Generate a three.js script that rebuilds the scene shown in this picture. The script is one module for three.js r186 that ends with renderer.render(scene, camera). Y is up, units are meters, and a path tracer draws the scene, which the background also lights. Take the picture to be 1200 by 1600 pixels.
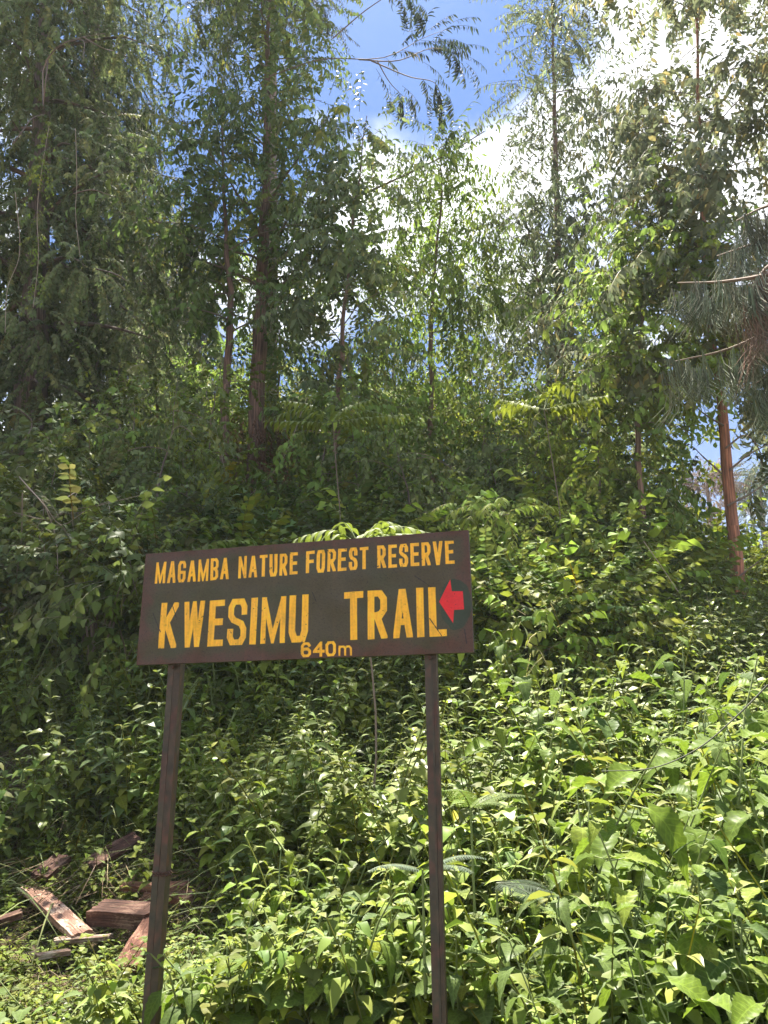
import * as THREE from 'three';
import { mergeGeometries } from 'three/addons/utils/BufferGeometryUtils.js';
import { ImprovedNoise } from 'three/addons/math/ImprovedNoise.js';

// ------------------------------------------------------------------ camera, sky, sun, exposure
const scene = new THREE.Scene();
const camera = new THREE.PerspectiveCamera(67.3, 0.75, 0.05, 2000);
camera.position.set(0, 1.6, 0);
camera.rotation.set(THREE.MathUtils.degToRad(17.3), 0, THREE.MathUtils.degToRad(-0.5), 'YXZ');
camera.updateMatrixWorld(true); camera.updateProjectionMatrix();
const renderer = new THREE.WebGLRenderer({ antialias: true });
renderer.toneMapping = THREE.LinearToneMapping;
renderer.toneMappingExposure = 5.4;
renderer.shadowMap.enabled = true;
const SUN_AZ = -10, SUN_EL = 64;             // degrees, azimuth to the right of the view
const sunDir = dirOf(SUN_AZ, SUN_EL);
const sun = new THREE.DirectionalLight(new THREE.Color(1, 0.94, 0.84), 5);
sun.position.copy(sunDir).multiplyScalar(80); sun.target.position.set(0, 2, -6);
sun.castShadow = true; sun.shadow.mapSize.set(4096, 4096);
Object.assign(sun.shadow.camera, { left: -40, right: 40, top: 40, bottom: -40, near: 1, far: 200 });
scene.add(sun, sun.target);
sun.name = 'sun'; 

function dirOf(az, el) {
  const a = az * Math.PI / 180, e = el * Math.PI / 180;
  return new THREE.Vector3(Math.sin(a) * Math.cos(e), Math.sin(e), -Math.cos(a) * Math.cos(e));
}
const PN = new ImprovedNoise();
const noise = (x, y, z = 0.37) => PN.noise(x, y, z);
function fbm(x, y, z, o = 5) { let s = 0, a = 0.5; for (let i = 0; i < o; i++) { s += a * PN.noise(x, y, z); x = x * 2.03 + 11.3; y = y * 2.03 + 5.1; z = z * 2.03 + 7.7; a *= 0.5; } return s; }
const clamp = THREE.MathUtils.clamp, lerp = THREE.MathUtils.lerp, sstep = THREE.MathUtils.smoothstep;

{ // a partly cloudy sky: air that pales towards the horizon and broken cumulus
  const W = 2048, H = 1024, data = new Float32Array(W * H * 4);
  const puffs = [ // direction (azimuth, elevation), size in degrees, more or less cloud than the average
    [17, 53, 6, 0.12], [26, 48, 8, .14], [22, 36, 9, .12], [12, 30, 6, .1], [2.5, 40, 4, .12], [30, 38, 9, .14], [-9, 34, 6, .14],
    [5, 49, 5, -.34], [0, 54, 7, -.45], [8, 43, 4, -.22], [-22, 46, 8, -.4], [-2, 27, 8, -.34], [25, 21, 10, -.55], [14, 50, 4, -.2], [20, 45, 4, -.2], [6, 38, 4, -.15], [-12, 50, 9, -.3], [13, 47, 3, -.2], [-14, 30, 5, -.25], [9, 56, 4, -.25],
  ].map(([a, e, s, w]) => [dirOf(a, e), s * Math.PI / 180, w]);
  for (let r = 0; r < H; r++) {
    const up = ((r + 0.5) / H - 0.5) * Math.PI, y = Math.sin(up), cu = Math.cos(up);
    for (let c = 0; c < W; c++) {
      const ro = ((c + 0.5) / W - 0.5) * 2 * Math.PI, x = Math.cos(ro) * cu, z = Math.sin(ro) * cu, i = (r * W + c) * 4;
      const hz = Math.pow(1 - clamp(y, 0, 1), 3);
      let R = lerp(0.023, 0.115, hz), G = lerp(0.060, 0.155, hz), B = lerp(0.163, 0.21, hz);
      const mu = x * sunDir.x + y * sunDir.y + z * sunDir.z;
      const halo = Math.pow(Math.max(0, mu), 24) * 0.07; R += halo; G += halo; B += halo * .95;
      if (y > 0) {
        const k = 1 / (y + 0.22), px = x * k, pz = z * k;
        let m = 0.12 + fbm(px * 3.4 + 3.1, pz * 3.4 + 8.2, 1.7, 7) * 1.25 + fbm(px * 0.9, pz * 0.9, 4.4, 3) * 0.35;
        for (const [d, s, w] of puffs) { const cs = x * d.x + y * d.y + z * d.z; if (cs > 0.8) { const t = Math.acos(Math.min(1, cs)) / s; m += w * Math.exp(-t * t); } }
        const a = sstep(m, -0.04, 0.42) * sstep(y, 0.0, 0.12), core = sstep(m, 0.2, 0.9);
        const glow = 0.30 + 0.2 * Math.pow(Math.max(0, mu * .5 + .5), 6) - core * 0.13;
        R = lerp(R, glow * 0.99, a); G = lerp(G, glow, a); B = lerp(B, glow * 1.03, a);
      } else { const g = sstep(-y, 0, 0.2); R = lerp(R, 0.1, g); G = lerp(G, 0.11, g); B = lerp(B, 0.08, g); }
      data[i] = R; data[i + 1] = G; data[i + 2] = B; data[i + 3] = 1;
    }
  }
  const t = new THREE.DataTexture(data, W, H, THREE.RGBAFormat, THREE.FloatType);
  t.mapping = THREE.EquirectangularReflectionMapping; t.magFilter = THREE.LinearFilter; t.minFilter = THREE.LinearFilter; t.needsUpdate = true;
  scene.background = t; scene.environment = t;
  scene.fog = new THREE.FogExp2(0xdfe6ee, 0.0009);   // the thin bright air that pales the far trees
}

// ------------------------------------------------------------------ small helpers
function rng(seed) { let a = seed >>> 0; return () => { a = (a + 0x6D2B79F5) >>> 0; let t = a; t = Math.imul(t ^ (t >>> 15), t | 1); t ^= t + Math.imul(t ^ (t >>> 7), t | 61); return ((t ^ (t >>> 14)) >>> 0) / 4294967296; }; }
const V = (x, y, z) => new THREE.Vector3(x, y, z);
const C = (r, g, b) => new THREE.Color().setRGB(r, g, b);
const used = {};
function numbered(name) { const n = used[name] = (used[name] ?? -1) + 1; return n ? `${name}_${String(n).padStart(3, '0')}` : name; }
function tag(o, label, category, group, kind) {
  if (label) o.userData.label = label;
  if (category) o.userData.category = category;
  if (group) o.userData.group = group;
  if (kind) o.userData.kind = kind;
  return o;
}
function thing(name, pos, label, category, group) { const o = new THREE.Group(); o.name = numbered(name); o.position.copy(pos); scene.add(o); return tag(o, label, category, group); }
function part(parent, name, geo, mat, label) { const m = new THREE.Mesh(geo, mat); m.name = name; parent.add(m); if (label) m.userData.label = label; return m; }
// pixel of the 1200x1600 photograph -> ray -> point at depth (metres ahead), or on the ground
function rayOf(px, py) { return V(px / 600 - 1, 1 - py / 800, 0.5).unproject(camera).sub(camera.position).normalize(); }
function at(px, py, depth) { const r = rayOf(px, py); return camera.position.clone().addScaledVector(r, depth / -r.z); }
function onGround(px, py, lift = 0) {
  const r = rayOf(px, py); let t = 1;
  for (; t < 60; t += 0.02) { const p = camera.position.clone().addScaledVector(r, t); if (p.y < ground(p.x, p.z) + lift) return p; }
  return camera.position.clone().addScaledVector(r, t);
}
function basis(z, y) { const Z = z.clone().normalize(), X = new THREE.Vector3().crossVectors(y, Z); if (X.lengthSq() < 1e-6) X.set(1, 0, 0); X.normalize(); const Y = new THREE.Vector3().crossVectors(Z, X); return new THREE.Matrix4().makeBasis(X, Y, Z); }

class MB { // collects pieces with vertex colours into one geometry
  constructor() { this.p = []; this.n = []; this.c = []; this.u = []; this.i = []; }
  add(g, m, col) {
    const b = this.p.length / 3, P = g.attributes.position, N = g.attributes.normal, U = g.attributes.uv, v = new THREE.Vector3(), nm = new THREE.Matrix3().getNormalMatrix(m);
    for (let k = 0; k < P.count; k++) {
      v.fromBufferAttribute(P, k).applyMatrix4(m); this.p.push(v.x, v.y, v.z);
      v.fromBufferAttribute(N, k).applyMatrix3(nm).normalize(); this.n.push(v.x, v.y, v.z);
      this.c.push(col.r, col.g, col.b); this.u.push(U ? U.getX(k) : 0, U ? U.getY(k) : 0);
    }
    const I = g.index; for (let k = 0; k < I.count; k++) this.i.push(b + I.getX(k));
    return this;
  }
  geo() {
    const g = new THREE.BufferGeometry();
    g.setAttribute('position', new THREE.Float32BufferAttribute(this.p, 3)); g.setAttribute('normal', new THREE.Float32BufferAttribute(this.n, 3));
    g.setAttribute('color', new THREE.Float32BufferAttribute(this.c, 3)); g.setAttribute('uv', new THREE.Float32BufferAttribute(this.u, 2)); g.setIndex(this.i);
    return g;
  }
}
const ID = new THREE.Matrix4();
// tapered tube along points; uv in metres
function tube(pts, radii, sides = 8, wob = 0, seed = 1, ends = true) {
  const P = [], U = [], I = [], n = pts.length; let len = 0, X = null;
  for (let k = 0; k < n; k++) {
    const T = pts[Math.min(k + 1, n - 1)].clone().sub(pts[Math.max(k - 1, 0)]).normalize();
    if (!X) { X = new THREE.Vector3(1, 0, 0); if (Math.abs(T.x) > .8) X.set(0, 0, 1); }
    X.addScaledVector(T, -X.dot(T)).normalize(); const Y = new THREE.Vector3().crossVectors(T, X);
    if (k) len += pts[k].distanceTo(pts[k - 1]);
    for (let s = 0; s <= sides; s++) {
      const a = s / sides * 2 * Math.PI, r = radii[k] * (1 + wob * noise(Math.cos(a) * 1.3 + seed, Math.sin(a) * 1.3, len * 1.6 + seed));
      P.push(pts[k].x + (X.x * Math.cos(a) + Y.x * Math.sin(a)) * r, pts[k].y + (X.y * Math.cos(a) + Y.y * Math.sin(a)) * r, pts[k].z + (X.z * Math.cos(a) + Y.z * Math.sin(a)) * r);
      U.push(s / sides * 2 * Math.PI * radii[0], len);
    }
  }
  for (let k = 0; k < n - 1; k++) for (let s = 0; s < sides; s++) { const a = k * (sides + 1) + s, b = a + sides + 1; I.push(a, a + 1, b, a + 1, b + 1, b); }
  const g = new THREE.BufferGeometry();
  g.setAttribute('position', new THREE.Float32BufferAttribute(P, 3)); g.setAttribute('uv', new THREE.Float32BufferAttribute(U, 2)); g.setIndex(I); g.computeVertexNormals();
  return g;
}
function curve(ctrl, n) { return new THREE.CatmullRomCurve3(ctrl).getPoints(n); }
const taper = (n, a, b, e = 1) => Array.from({ length: n + 1 }, (_, k) => lerp(a, b, Math.pow(k / n, e)));

// ------------------------------------------------------------------ textures and materials
function dataTex(w, h, f, srgb, wrap = true) {
  const d = new Uint8Array(w * h * 4), o = [0, 0, 0];
  for (let y = 0; y < h; y++) for (let x = 0; x < w; x++) { f(x / w, y / h, o); const i = (y * w + x) * 4; for (let k = 0; k < 3; k++) d[i + k] = clamp(o[k], 0, 1) * 255; d[i + 3] = 255; }
  const t = new THREE.DataTexture(d, w, h); t.magFilter = THREE.LinearFilter; t.minFilter = THREE.LinearMipmapLinearFilter; t.generateMipmaps = true;
  if (wrap) t.wrapS = t.wrapT = THREE.RepeatWrapping; if (srgb) t.colorSpace = THREE.SRGBColorSpace; t.needsUpdate = true; return t;
}
const grey = (o, v) => { o[0] = o[1] = o[2] = v; };
// leaf: u across, v from stalk to tip; side veins run forward from the midrib
const veinOf = (u, v) => { const a = Math.abs(u - .5) * 2, mid = Math.exp(-Math.pow(a / .05, 2)); const s = (v - a * .22) * 9, fr = Math.abs(s - Math.round(s)); return Math.max(mid, .75 * Math.exp(-Math.pow(fr / .09, 2)) * (1 - a * .5)); };
const leafMap = dataTex(128, 256, (u, v, o) => { const q = veinOf(u, v), n = fbm(u * 7, v * 12, 1.2, 4); let m = .76 + .22 * n + .2 * q; m += .12; o[0] = m + .05 * q; o[1] = m; o[2] = m - .05; }, true);
const leafBump = dataTex(128, 256, (u, v, o) => grey(o, .6 - .5 * veinOf(u, v) + .08 * fbm(u * 10, v * 16, 3.3, 2)), false);
const barkMap = dataTex(256, 512, (u, v, o) => { const s = fbm(u * 18, v * 3, 2.2, 5), p = fbm(u * 5, v * 4, 9.2, 4), m = .74 + .55 * s + .35 * p; o[0] = m; o[1] = m * (.95 - .1 * p); o[2] = m * (.92 - .16 * p); }, true);
const barkBump = dataTex(256, 512, (u, v, o) => grey(o, .5 + .8 * fbm(u * 26, v * 3.2, 5.1, 5) + .3 * fbm(u * 4, v * 24, 1.1, 3)), false);
const soilMap = dataTex(512, 512, (u, v, o) => { const a = fbm(u * 10, v * 10, .4, 6), b = fbm(u * 40, v * 40, 2.4, 4); const m = .24 + .26 * a + .34 * b; o[0] = m * 1.12; o[1] = m * .92; o[2] = m * .66; }, true);
const soilBump = dataTex(512, 512, (u, v, o) => grey(o, .5 + .5 * fbm(u * 22, v * 22, 3.4, 6)), false);
const woodMap = dataTex(256, 512, (u, v, o) => { const g = fbm(u * 26, v * 2.2, 1.2, 5), w = fbm(u * 6, v * 5, 7.2, 5), sp = fbm(u * 40, v * 40, 3.3, 3); const m = .70 + .30 * g + .25 * w + .18 * sp; const pale = sstep(w + .4 * sp, -.02, .22); o[0] = m * lerp(.9, 1.12, pale); o[1] = m * lerp(.76, 1.06, pale); o[2] = m * lerp(.68, .98, pale); }, true);
const woodBump = dataTex(256, 512, (u, v, o) => grey(o, .5 + .9 * fbm(u * 34, v * 2.5, 1.2, 5) + .3 * fbm(u * 6, v * 22, 8, 3)), false);
const rustMap = dataTex(512, 512, (u, v, o) => { const a = fbm(u * 6, v * 6, 1.5, 5), b = fbm(u * 34, v * 30, 4.5, 4), t = sstep(a + b * .7, -.1, .32); o[0] = lerp(.26, .285, t) + b * .14; o[1] = lerp(.232, .2, t) + b * .11; o[2] = lerp(.168, .15, t) + b * .09; }, true);
const rustBump = dataTex(256, 256, (u, v, o) => grey(o, .5 + .6 * fbm(u * 30, v * 30, 6.5, 4)), false);

const leafMat = (extra = {}) => new THREE.MeshPhysicalMaterial({ color: 0xffffff, roughness: 0.86, transmission: 0.52, thickness: 0, specularIntensity: 0.35, ior: 1.35, clearcoat: 0.1, clearcoatRoughness: 0.36, vertexColors: true, side: THREE.DoubleSide, ...extra });
const M = {
  foliage: leafMat(),
  glossy: leafMat({ clearcoat: 0.4, clearcoatRoughness: 0.32 }),
  dull: leafMat({ clearcoat: 0.12, clearcoatRoughness: 0.5 }),
  needle: leafMat({ transmission: 0.35, clearcoat: 0.05 }),
  foliageNear: leafMat({ map: leafMap, clearcoat: .06, specularIntensity: .22 }),
  dead: leafMat({ transmission: 0.25, clearcoat: 0.05 }),
  soil: new THREE.MeshStandardMaterial({ map: soilMap, bumpMap: soilBump, bumpScale: 0.04, roughness: 1 }),
  rust: new THREE.MeshStandardMaterial({ map: rustMap, bumpMap: rustBump, bumpScale: 0.0012, roughness: 0.62, metalness: 0.0 }),
  wire: new THREE.MeshStandardMaterial({ color: C(.075, .035, .022), roughness: 0.85 }),
  seam: new THREE.MeshStandardMaterial({ color: C(.03, .02, .017), roughness: 0.9 }),
};
const bark = (r, g, b, scale = 1) => { const m = barkMap.clone(), bb = barkBump.clone(); m.repeat.set(2.2 * scale, .7 * scale); bb.repeat.copy(m.repeat); m.needsUpdate = bb.needsUpdate = true; return new THREE.MeshStandardMaterial({ color: C(r, g, b), map: m, bumpMap: bb, bumpScale: 0.012, roughness: 0.92 }); };
M.rustB = M.rust.clone(); M.rustB.color = C(1.05, .88, .82);
M.barkBrown = bark(.37, .265, .205); M.barkRed = bark(.66, .34, .21); M.barkGrey = bark(.34, .29, .25); M.barkPale = bark(.5, .44, .37); M.twig = new THREE.MeshStandardMaterial({ color: C(.2, .15, .11), roughness: .9 });
M.cane = new THREE.MeshStandardMaterial({ color: C(.045, .05, .025), roughness: .8 }); M.twigPale = new THREE.MeshStandardMaterial({ color: C(.34, .27, .2), roughness: .9 }); M.stem = new THREE.MeshStandardMaterial({ color: C(.16, .2, .06), roughness: .75 });

// ------------------------------------------------------------------ the ground
const KD = [-400, -2, 1, 2, 3, 4.2, 5.5, 7.5, 10.5, 12.5, 15, 18, 25, 40, 80, 150, 500], KH = [0, 0, .0, .2, .45, .66, 1.2, 2.4, 4.1, 5.2, 6.4, 7.6, 10.2, 13.6, 23, 32, 60];
function bank(d) { let k = 0; while (k < KD.length - 2 && d > KD[k + 1]) k++; const t = clamp((d - KD[k]) / (KD[k + 1] - KD[k]), 0, 1), s = (a) => { const i0 = Math.max(a - 1, 0), i1 = Math.min(a + 1, KD.length - 1); return (KH[i1] - KH[i0]) / (KD[i1] - KD[i0]); }; const w = KD[k + 1] - KD[k], m0 = s(k) * w, m1 = s(k + 1) * w, t2 = t * t, t3 = t2 * t; return (2 * t3 - 3 * t2 + 1) * KH[k] + (t3 - 2 * t2 + t) * m0 + (-2 * t3 + 3 * t2) * KH[k + 1] + (t3 - t2) * m1; }
function ground(x, z) {
  const d = -z; let y = bank(d);
  y -= sstep(x, 1.5, 7) * clamp((d - 6) * .28, 0, 5);
  y += .14 * fbm(x * .5, z * .5, 2.2, 3) * sstep(d, 1, 4) + .05 * noise(x * 2.1, z * 2.1) * sstep(d, 1.5, 3);
  return y;
}
function groundNormal(x, z) { const e = .15; return V(ground(x - e, z) - ground(x + e, z), 2 * e, ground(x, z - e) - ground(x, z + e)).normalize(); }
{
  const rings = [], P = [], U = [], I = [], N = 144; for (let r = 0; r < 900; r = r < 1 ? r + .25 : r * 1.035 + .04) rings.push(r);
  for (const r of rings) for (let s = 0; s <= N; s++) { const a = s / N * 2 * Math.PI, x = Math.sin(a) * r, z = -4 - Math.cos(a) * r; P.push(x, ground(x, z), z); U.push(x / 1.6, z / 1.6); }
  for (let k = 0; k < rings.length - 1; k++) for (let s = 0; s < N; s++) { const a = k * (N + 1) + s, b = a + N + 1; I.push(a, a + 1, b, a + 1, b + 1, b); }
  const g = new THREE.BufferGeometry(); g.setAttribute('position', new THREE.Float32BufferAttribute(P, 3)); g.setAttribute('uv', new THREE.Float32BufferAttribute(U, 2)); g.setIndex(I); g.computeVertexNormals();
  const m = new THREE.Mesh(g, M.soil); m.name = 'ground'; tag(m, 'dark brown soil of the bank under the plants', null, null, 'structure'); scene.add(m);
}

// ------------------------------------------------------------------ leaves and sprigs
// a leaf along +z, its upper side +y
function leaf(L, W, { rows = 4, wide = .4, fold = .22, droop = .25, twist = 0, teeth = 0, heart = 0, tip = 1 } = {}) {
  const P = [], U = [], I = [];
  for (let k = 0; k <= rows; k++) {
    const t = k / rows; let w = t < wide ? Math.pow(Math.sin(Math.PI / 2 * t / wide), .75) : Math.pow(Math.max(0, Math.cos(Math.PI / 2 * (t - wide) / (1 - wide))), 1.1 * tip);
    if (heart && k === 0) w = heart;
    let hw = W / 2 * w; const back = heart && k === 0 ? -L * .10 : 0;
    if (teeth && k > 0 && k < rows) hw *= 1 + (k % 2 ? teeth : -teeth);
    const y = -droop * L * t * t, z = t * L * (1 - .25 * droop * t), tw = twist * t;
    for (const sd of [-1, 0, 1]) { const x = sd * hw * Math.cos(fold), yy = y + Math.abs(sd) * hw * Math.sin(fold) + sd * hw * tw + (teeth ? .03 * W * Math.sin(k * 2.1 + sd) * Math.abs(sd) : 0); P.push(x, yy, z + back * Math.abs(sd) + (teeth && sd && k % 2 ? L * .012 : 0)); U.push(.5 + sd * .5 * Math.max(w, .02), t); }
  }
  for (let k = 0; k < rows; k++) for (let s = 0; s < 2; s++) { const a = k * 3 + s, b = a + 3; I.push(a, b, a + 1, a + 1, b, b + 1); }
  const g = new THREE.BufferGeometry(); g.setAttribute('position', new THREE.Float32BufferAttribute(P, 3)); g.setAttribute('uv', new THREE.Float32BufferAttribute(U, 2)); g.setIndex(I); g.computeVertexNormals(); return g;
}
const jit = (R, c, a = .22, yel = 0) => { const k = 1 + (R() - .5) * 2 * a, y = R() < yel * .4 ? 1 + R() * .8 : 1; return C(c[0] * k * (1 + (R() - .5) * .25) * y, c[1] * k * Math.sqrt(y), c[2] * k); };
function put(mb, g, p, dir, up, s, col) { const m = basis(dir, up).scale(V(s, s, s)).setPosition(p); mb.add(g, m, col); }
const TW = C(.9, .62, .5);
// twig along +z with alternate leaves; hang 0 = leaves level, 1 = leaves hanging straight down
function sprig(seed, { len = .42, n = 11, L = .12, W = .04, hang = .7, spread = .7, curveDown = .25, yel = .05, pairs = false, rows = 3, wide = .38, droop = .25, red = 0 }) {
  const R = rng(seed), mb = new MB(), pts = [];
  for (let k = 0; k <= 4; k++) { const t = k / 4; pts.push(V((R() - .5) * .03 * t, -curveDown * len * t * t, len * t)); }
  mb.add(tube(pts, [.0035, .003, .0025, .002, .001], 3), ID, TW);
  const cv = new THREE.CatmullRomCurve3(pts), geos = [0, 1, 2].map(i => leaf(L, W, { rows, wide, droop: droop + .2 * i * (R() - .3), fold: .15 + .12 * i, twist: (R() - .5) * .6 }));
  for (let k = 0; k < n; k++) {
    const t = .12 + .88 * (k + R() * .5) / n, p = cv.getPoint(Math.min(t, 1)), T = cv.getTangent(Math.min(t, 1));
    for (const sd of pairs ? [-1, 1] : [k % 2 ? 1 : -1]) {
      const last = t > .93, dir = V(sd * spread * (last ? .2 : 1), 0, 0).addScaledVector(T, .55 + R() * .3).add(V((R() - .5) * .5, -hang * (1.1 + R() * .5) + (R() - .5) * .3, (R() - .5) * .4));
      const up = V((R() - .5) * 1.2, 1 - hang * .6, (R() - .5) * 1.2 + hang * .5);
      const c = R() < red ? C(1.9, .75, .6) : jit(R, [1, 1, 1], .25, yel);
      put(mb, geos[(R() * 3) | 0], p, dir, up, .7 + R() * .5, c);
    }
  }
  return mb.geo();
}
// upright shoot along +y with opposite leaves
function shoot(seed, { h = .6, nodes = 7, L = .09, W = .055, droop = .3, start = .25, rows = 3, up0 = .25, lean = .15, teeth = 0, side = 0 }) {
  const R = rng(seed), mb = new MB(), a0 = R() * 6.28, pts = [];
  for (let k = 0; k <= 5; k++) { const t = k / 5; pts.push(V(Math.cos(a0) * lean * h * t * t, h * t, Math.sin(a0) * lean * h * t * t)); }
  mb.add(tube(pts, taper(5, .005, .002), 3), ID, C(1, .85, .7));
  const cv = new THREE.CatmullRomCurve3(pts), geos = [0, 1, 2].map(i => leaf(L, W, { rows, wide: .33, droop: droop + (R() - .5) * .3, fold: .1 + .12 * i, teeth }));
  for (let k = 0; k < nodes; k++) {
    const t = lerp(start, 1, k / (nodes - 1)), p = cv.getPoint(t), a = a0 + k * Math.PI / 2 + (R() - .5) * .5, s = (t > .9 ? .5 : t > .75 ? .8 : 1) * (.75 + R() * .45);
    for (const sd of [0, Math.PI]) {
      const aa = a + sd + (R() - .5) * .4, dir = V(Math.cos(aa), up0 + (R() - .5) * .5 + (t > .9 ? .6 : 0), Math.sin(aa)), pet = .25 * L * (1.1 - t);
      put(mb, geos[(R() * 3) | 0], p.clone().addScaledVector(dir, pet), dir, V((R() - .5) * .5, 1, (R() - .5) * .5), s, jit(R, [1, 1, 1], .22, .06));
    }
    if (side && k > 1 && k < nodes - 1) for (let q = 0; q < side; q++) { const aa = R() * 6.28, b = p.clone().add(V(Math.cos(aa) * .06, .05, Math.sin(aa) * .06)); for (let j = 0; j < 4; j++) { const a3 = aa + j * 1.57; put(mb, geos[j % 3], b, V(Math.cos(a3), .3, Math.sin(a3)), V(0, 1, 0), .5, jit(R, [1, 1, 1], .2, .05)); } }
  }
  return mb.geo();
}
// instanced foliage: list of [position, direction, up, scale, colour]
function instanced(parent, name, geo, mat, list, label) {
  const im = new THREE.InstancedMesh(geo, mat, list.length); im.name = name; const m = new THREE.Matrix4();
  list.forEach(([p, d, u, s, c], k) => { m.copy(basis(d, u)).scale(V(s, s, s)).setPosition(p); im.setMatrixAt(k, m); im.setColorAt(k, c); });
  im.instanceMatrix.needsUpdate = true; im.userData.kind = 'stuff'; parent.add(im); if (label) im.userData.label = label; return im;
}
const UP = V(0, 1, 0);
const G = {
  lance: sprig(11, { len: .5, n: 13, L: .15, W: .034, hang: .85, spread: .5, curveDown: .35 }),
  lanceB: sprig(12, { len: .55, n: 12, L: .135, W: .042, hang: .7, spread: .6, curveDown: .3 }),
  broad: sprig(13, { len: .45, n: 10, L: .125, W: .056, hang: .38, spread: .85, curveDown: .2, wide: .36 }),
  broadHang: sprig(14, { len: .5, n: 12, L: .12, W: .047, hang: .6, spread: .8, curveDown: .3, wide: .36 }),
  narrow: sprig(15, { len: .55, n: 22, L: .15, W: .024, hang: .9, spread: .45, curveDown: .2, rows: 3 }),
  fine: sprig(16, { len: .4, n: 26, L: .06, W: .03, hang: .45, spread: 1.3, curveDown: .35, wide: .34 }),
  fineHang: sprig(17, { len: .5, n: 22, L: .055, W: .018, hang: .6, spread: .7, pairs: true, curveDown: .5 }),
  creeper: sprig(18, { len: .4, n: 8, L: .085, W: .055, hang: .45, spread: .8, curveDown: .5, wide: .33, yel: .12 }),
  oval: sprig(19, { len: .36, n: 8, L: .085, W: .042, hang: .2, spread: .9, pairs: true, curveDown: .15, yel: .06 }),
  pinnate: sprig(20, { len: .5, n: 9, L: .12, W: .042, hang: .4, spread: 1, pairs: true, curveDown: .55, yel: .02 }),
};

// ------------------------------------------------------------------ trees
// trunk through control points, limbs spiralling up it, sprigs along the limbs and their twigs
function tree(o) {
  const R = rng(o.seed), base = o.path[0].clone(), t = thing(o.name, base, o.label, 'tree', o.group), N = 22;
  const tp = curve(o.path.map(p => p.clone().sub(base)), N), cv = new THREE.CatmullRomCurve3(tp);
  for (let k = 2; k < tp.length; k++) { tp[k].x += .05 * noise(k * .6, o.seed) ; tp[k].z += .05 * noise(k * .6, o.seed + 9); }
  part(t, 'trunk', tube(tp, tp.map((_, k) => o.r * (k === 0 ? 1.3 : k === 1 ? 1.1 : 1) * lerp(1, .12, Math.pow(k / N, 1.15))), 12, .18, o.seed), o.bark);
  const list = [], golden = 2.4, len = cv.getLength();
  for (let b = 0; b < o.limbs; b++) {
    const f = o.from + (1 - o.from) * Math.pow((b + R() * .6) / o.limbs, .9), q = Math.min(f, .995), p0 = cv.getPoint(q), a = b * golden + R() * .8, prof = o.profile((f - o.from) / (1 - o.from));
    const l = o.reach * prof * (.55 + R() * .75), rise = o.rise ?? .7, pts = [p0]; let d = V(Math.cos(a), rise, Math.sin(a)).normalize(), p = p0.clone();
    for (let k = 0; k < 6; k++) { d.add(V((R() - .5) * .35, -(o.sag ?? .16) + (R() - .5) * .2, (R() - .5) * .35)).normalize(); p = p.clone().addScaledVector(d, l / 6); pts.push(p); }
    const r0 = Math.max(.006, o.r * .3 * (1 - q * .8) * Math.min(1, l));
    if (b % (o.show ?? 2) === 0 && l > .35) part(t, 'branch', tube(pts, taper(6, r0, .004), 5), o.twig ?? M.twig);
    const bc = new THREE.CatmullRomCurve3(pts), n = Math.round(o.density * l);
    for (let k = 0; k < n; k++) {
      const s = Math.pow(.12 + .88 * R(), .75), c = bc.getPoint(s), side = V(R() - .5, (R() - .5) * .7, R() - .5).normalize(), off = (o.tuft ?? .32) * Math.sqrt(R()) * (.5 + s * .6);
      c.addScaledVector(side, off);
      const dir = bc.getTangent(s).multiplyScalar(.6).addScaledVector(side, .9).add(V(0, -(o.fall ?? .5) * R(), 0));
      const v = .75 + .5 * R() + .55 * noise(c.x * .9 + o.seed, c.y * .9, c.z * .9), g = R() < (o.fresh ?? .06) ? 1.35 : 1;
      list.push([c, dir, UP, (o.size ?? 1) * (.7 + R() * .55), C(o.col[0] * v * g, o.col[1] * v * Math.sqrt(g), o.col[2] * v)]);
    }
  }
  for (let k = 0; k < (o.ivy ?? 0); k++) { const q = R() * .97, c = cv.getPoint(q), a = R() * 6.28, rr = o.r * (1 - .7 * q) + Math.pow(R(), 1.5) * .8; c.add(V(Math.cos(a) * rr, 0, Math.sin(a) * rr)); list.push([c, V(Math.cos(a), -.5 - R(), Math.sin(a)), UP, (o.size ?? 1) * (.6 + R() * .5), jit(R, o.col, .35, .1)]); }
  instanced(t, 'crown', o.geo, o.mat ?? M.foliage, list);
  return t;
}
const cone = (x) => Math.pow(1 - x, .6) * .8 + .2, spindle = (x) => Math.sin(Math.PI * Math.pow(clamp(x * .92 + .06, 0, 1), .7)) * .9 + .12, bush = (x) => .55 + .45 * Math.sin(Math.PI * clamp(x, 0, 1));
// tree given by trunk pixels at a depth: foot, ..., top
function path(depth, ...px) { const out = px.map(([x, y, d]) => at(x, y, depth + (d ?? 0))); const f = out[0]; f.y = Math.min(f.y, ground(f.x, f.z)) - .1; return out; }

const BG = [.18, .25, .05], LM = [.25, .31, .05], DEEPL = [.135, .19, .06], EUC = [.16, .215, .075], EUCG = [.17, .20, .10], DARK = [.14, .195, .05], FRESH = [.215, .295, .055], OLIVE = [.175, .215, .085], GREYG = [.16, .185, .095];
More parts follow.
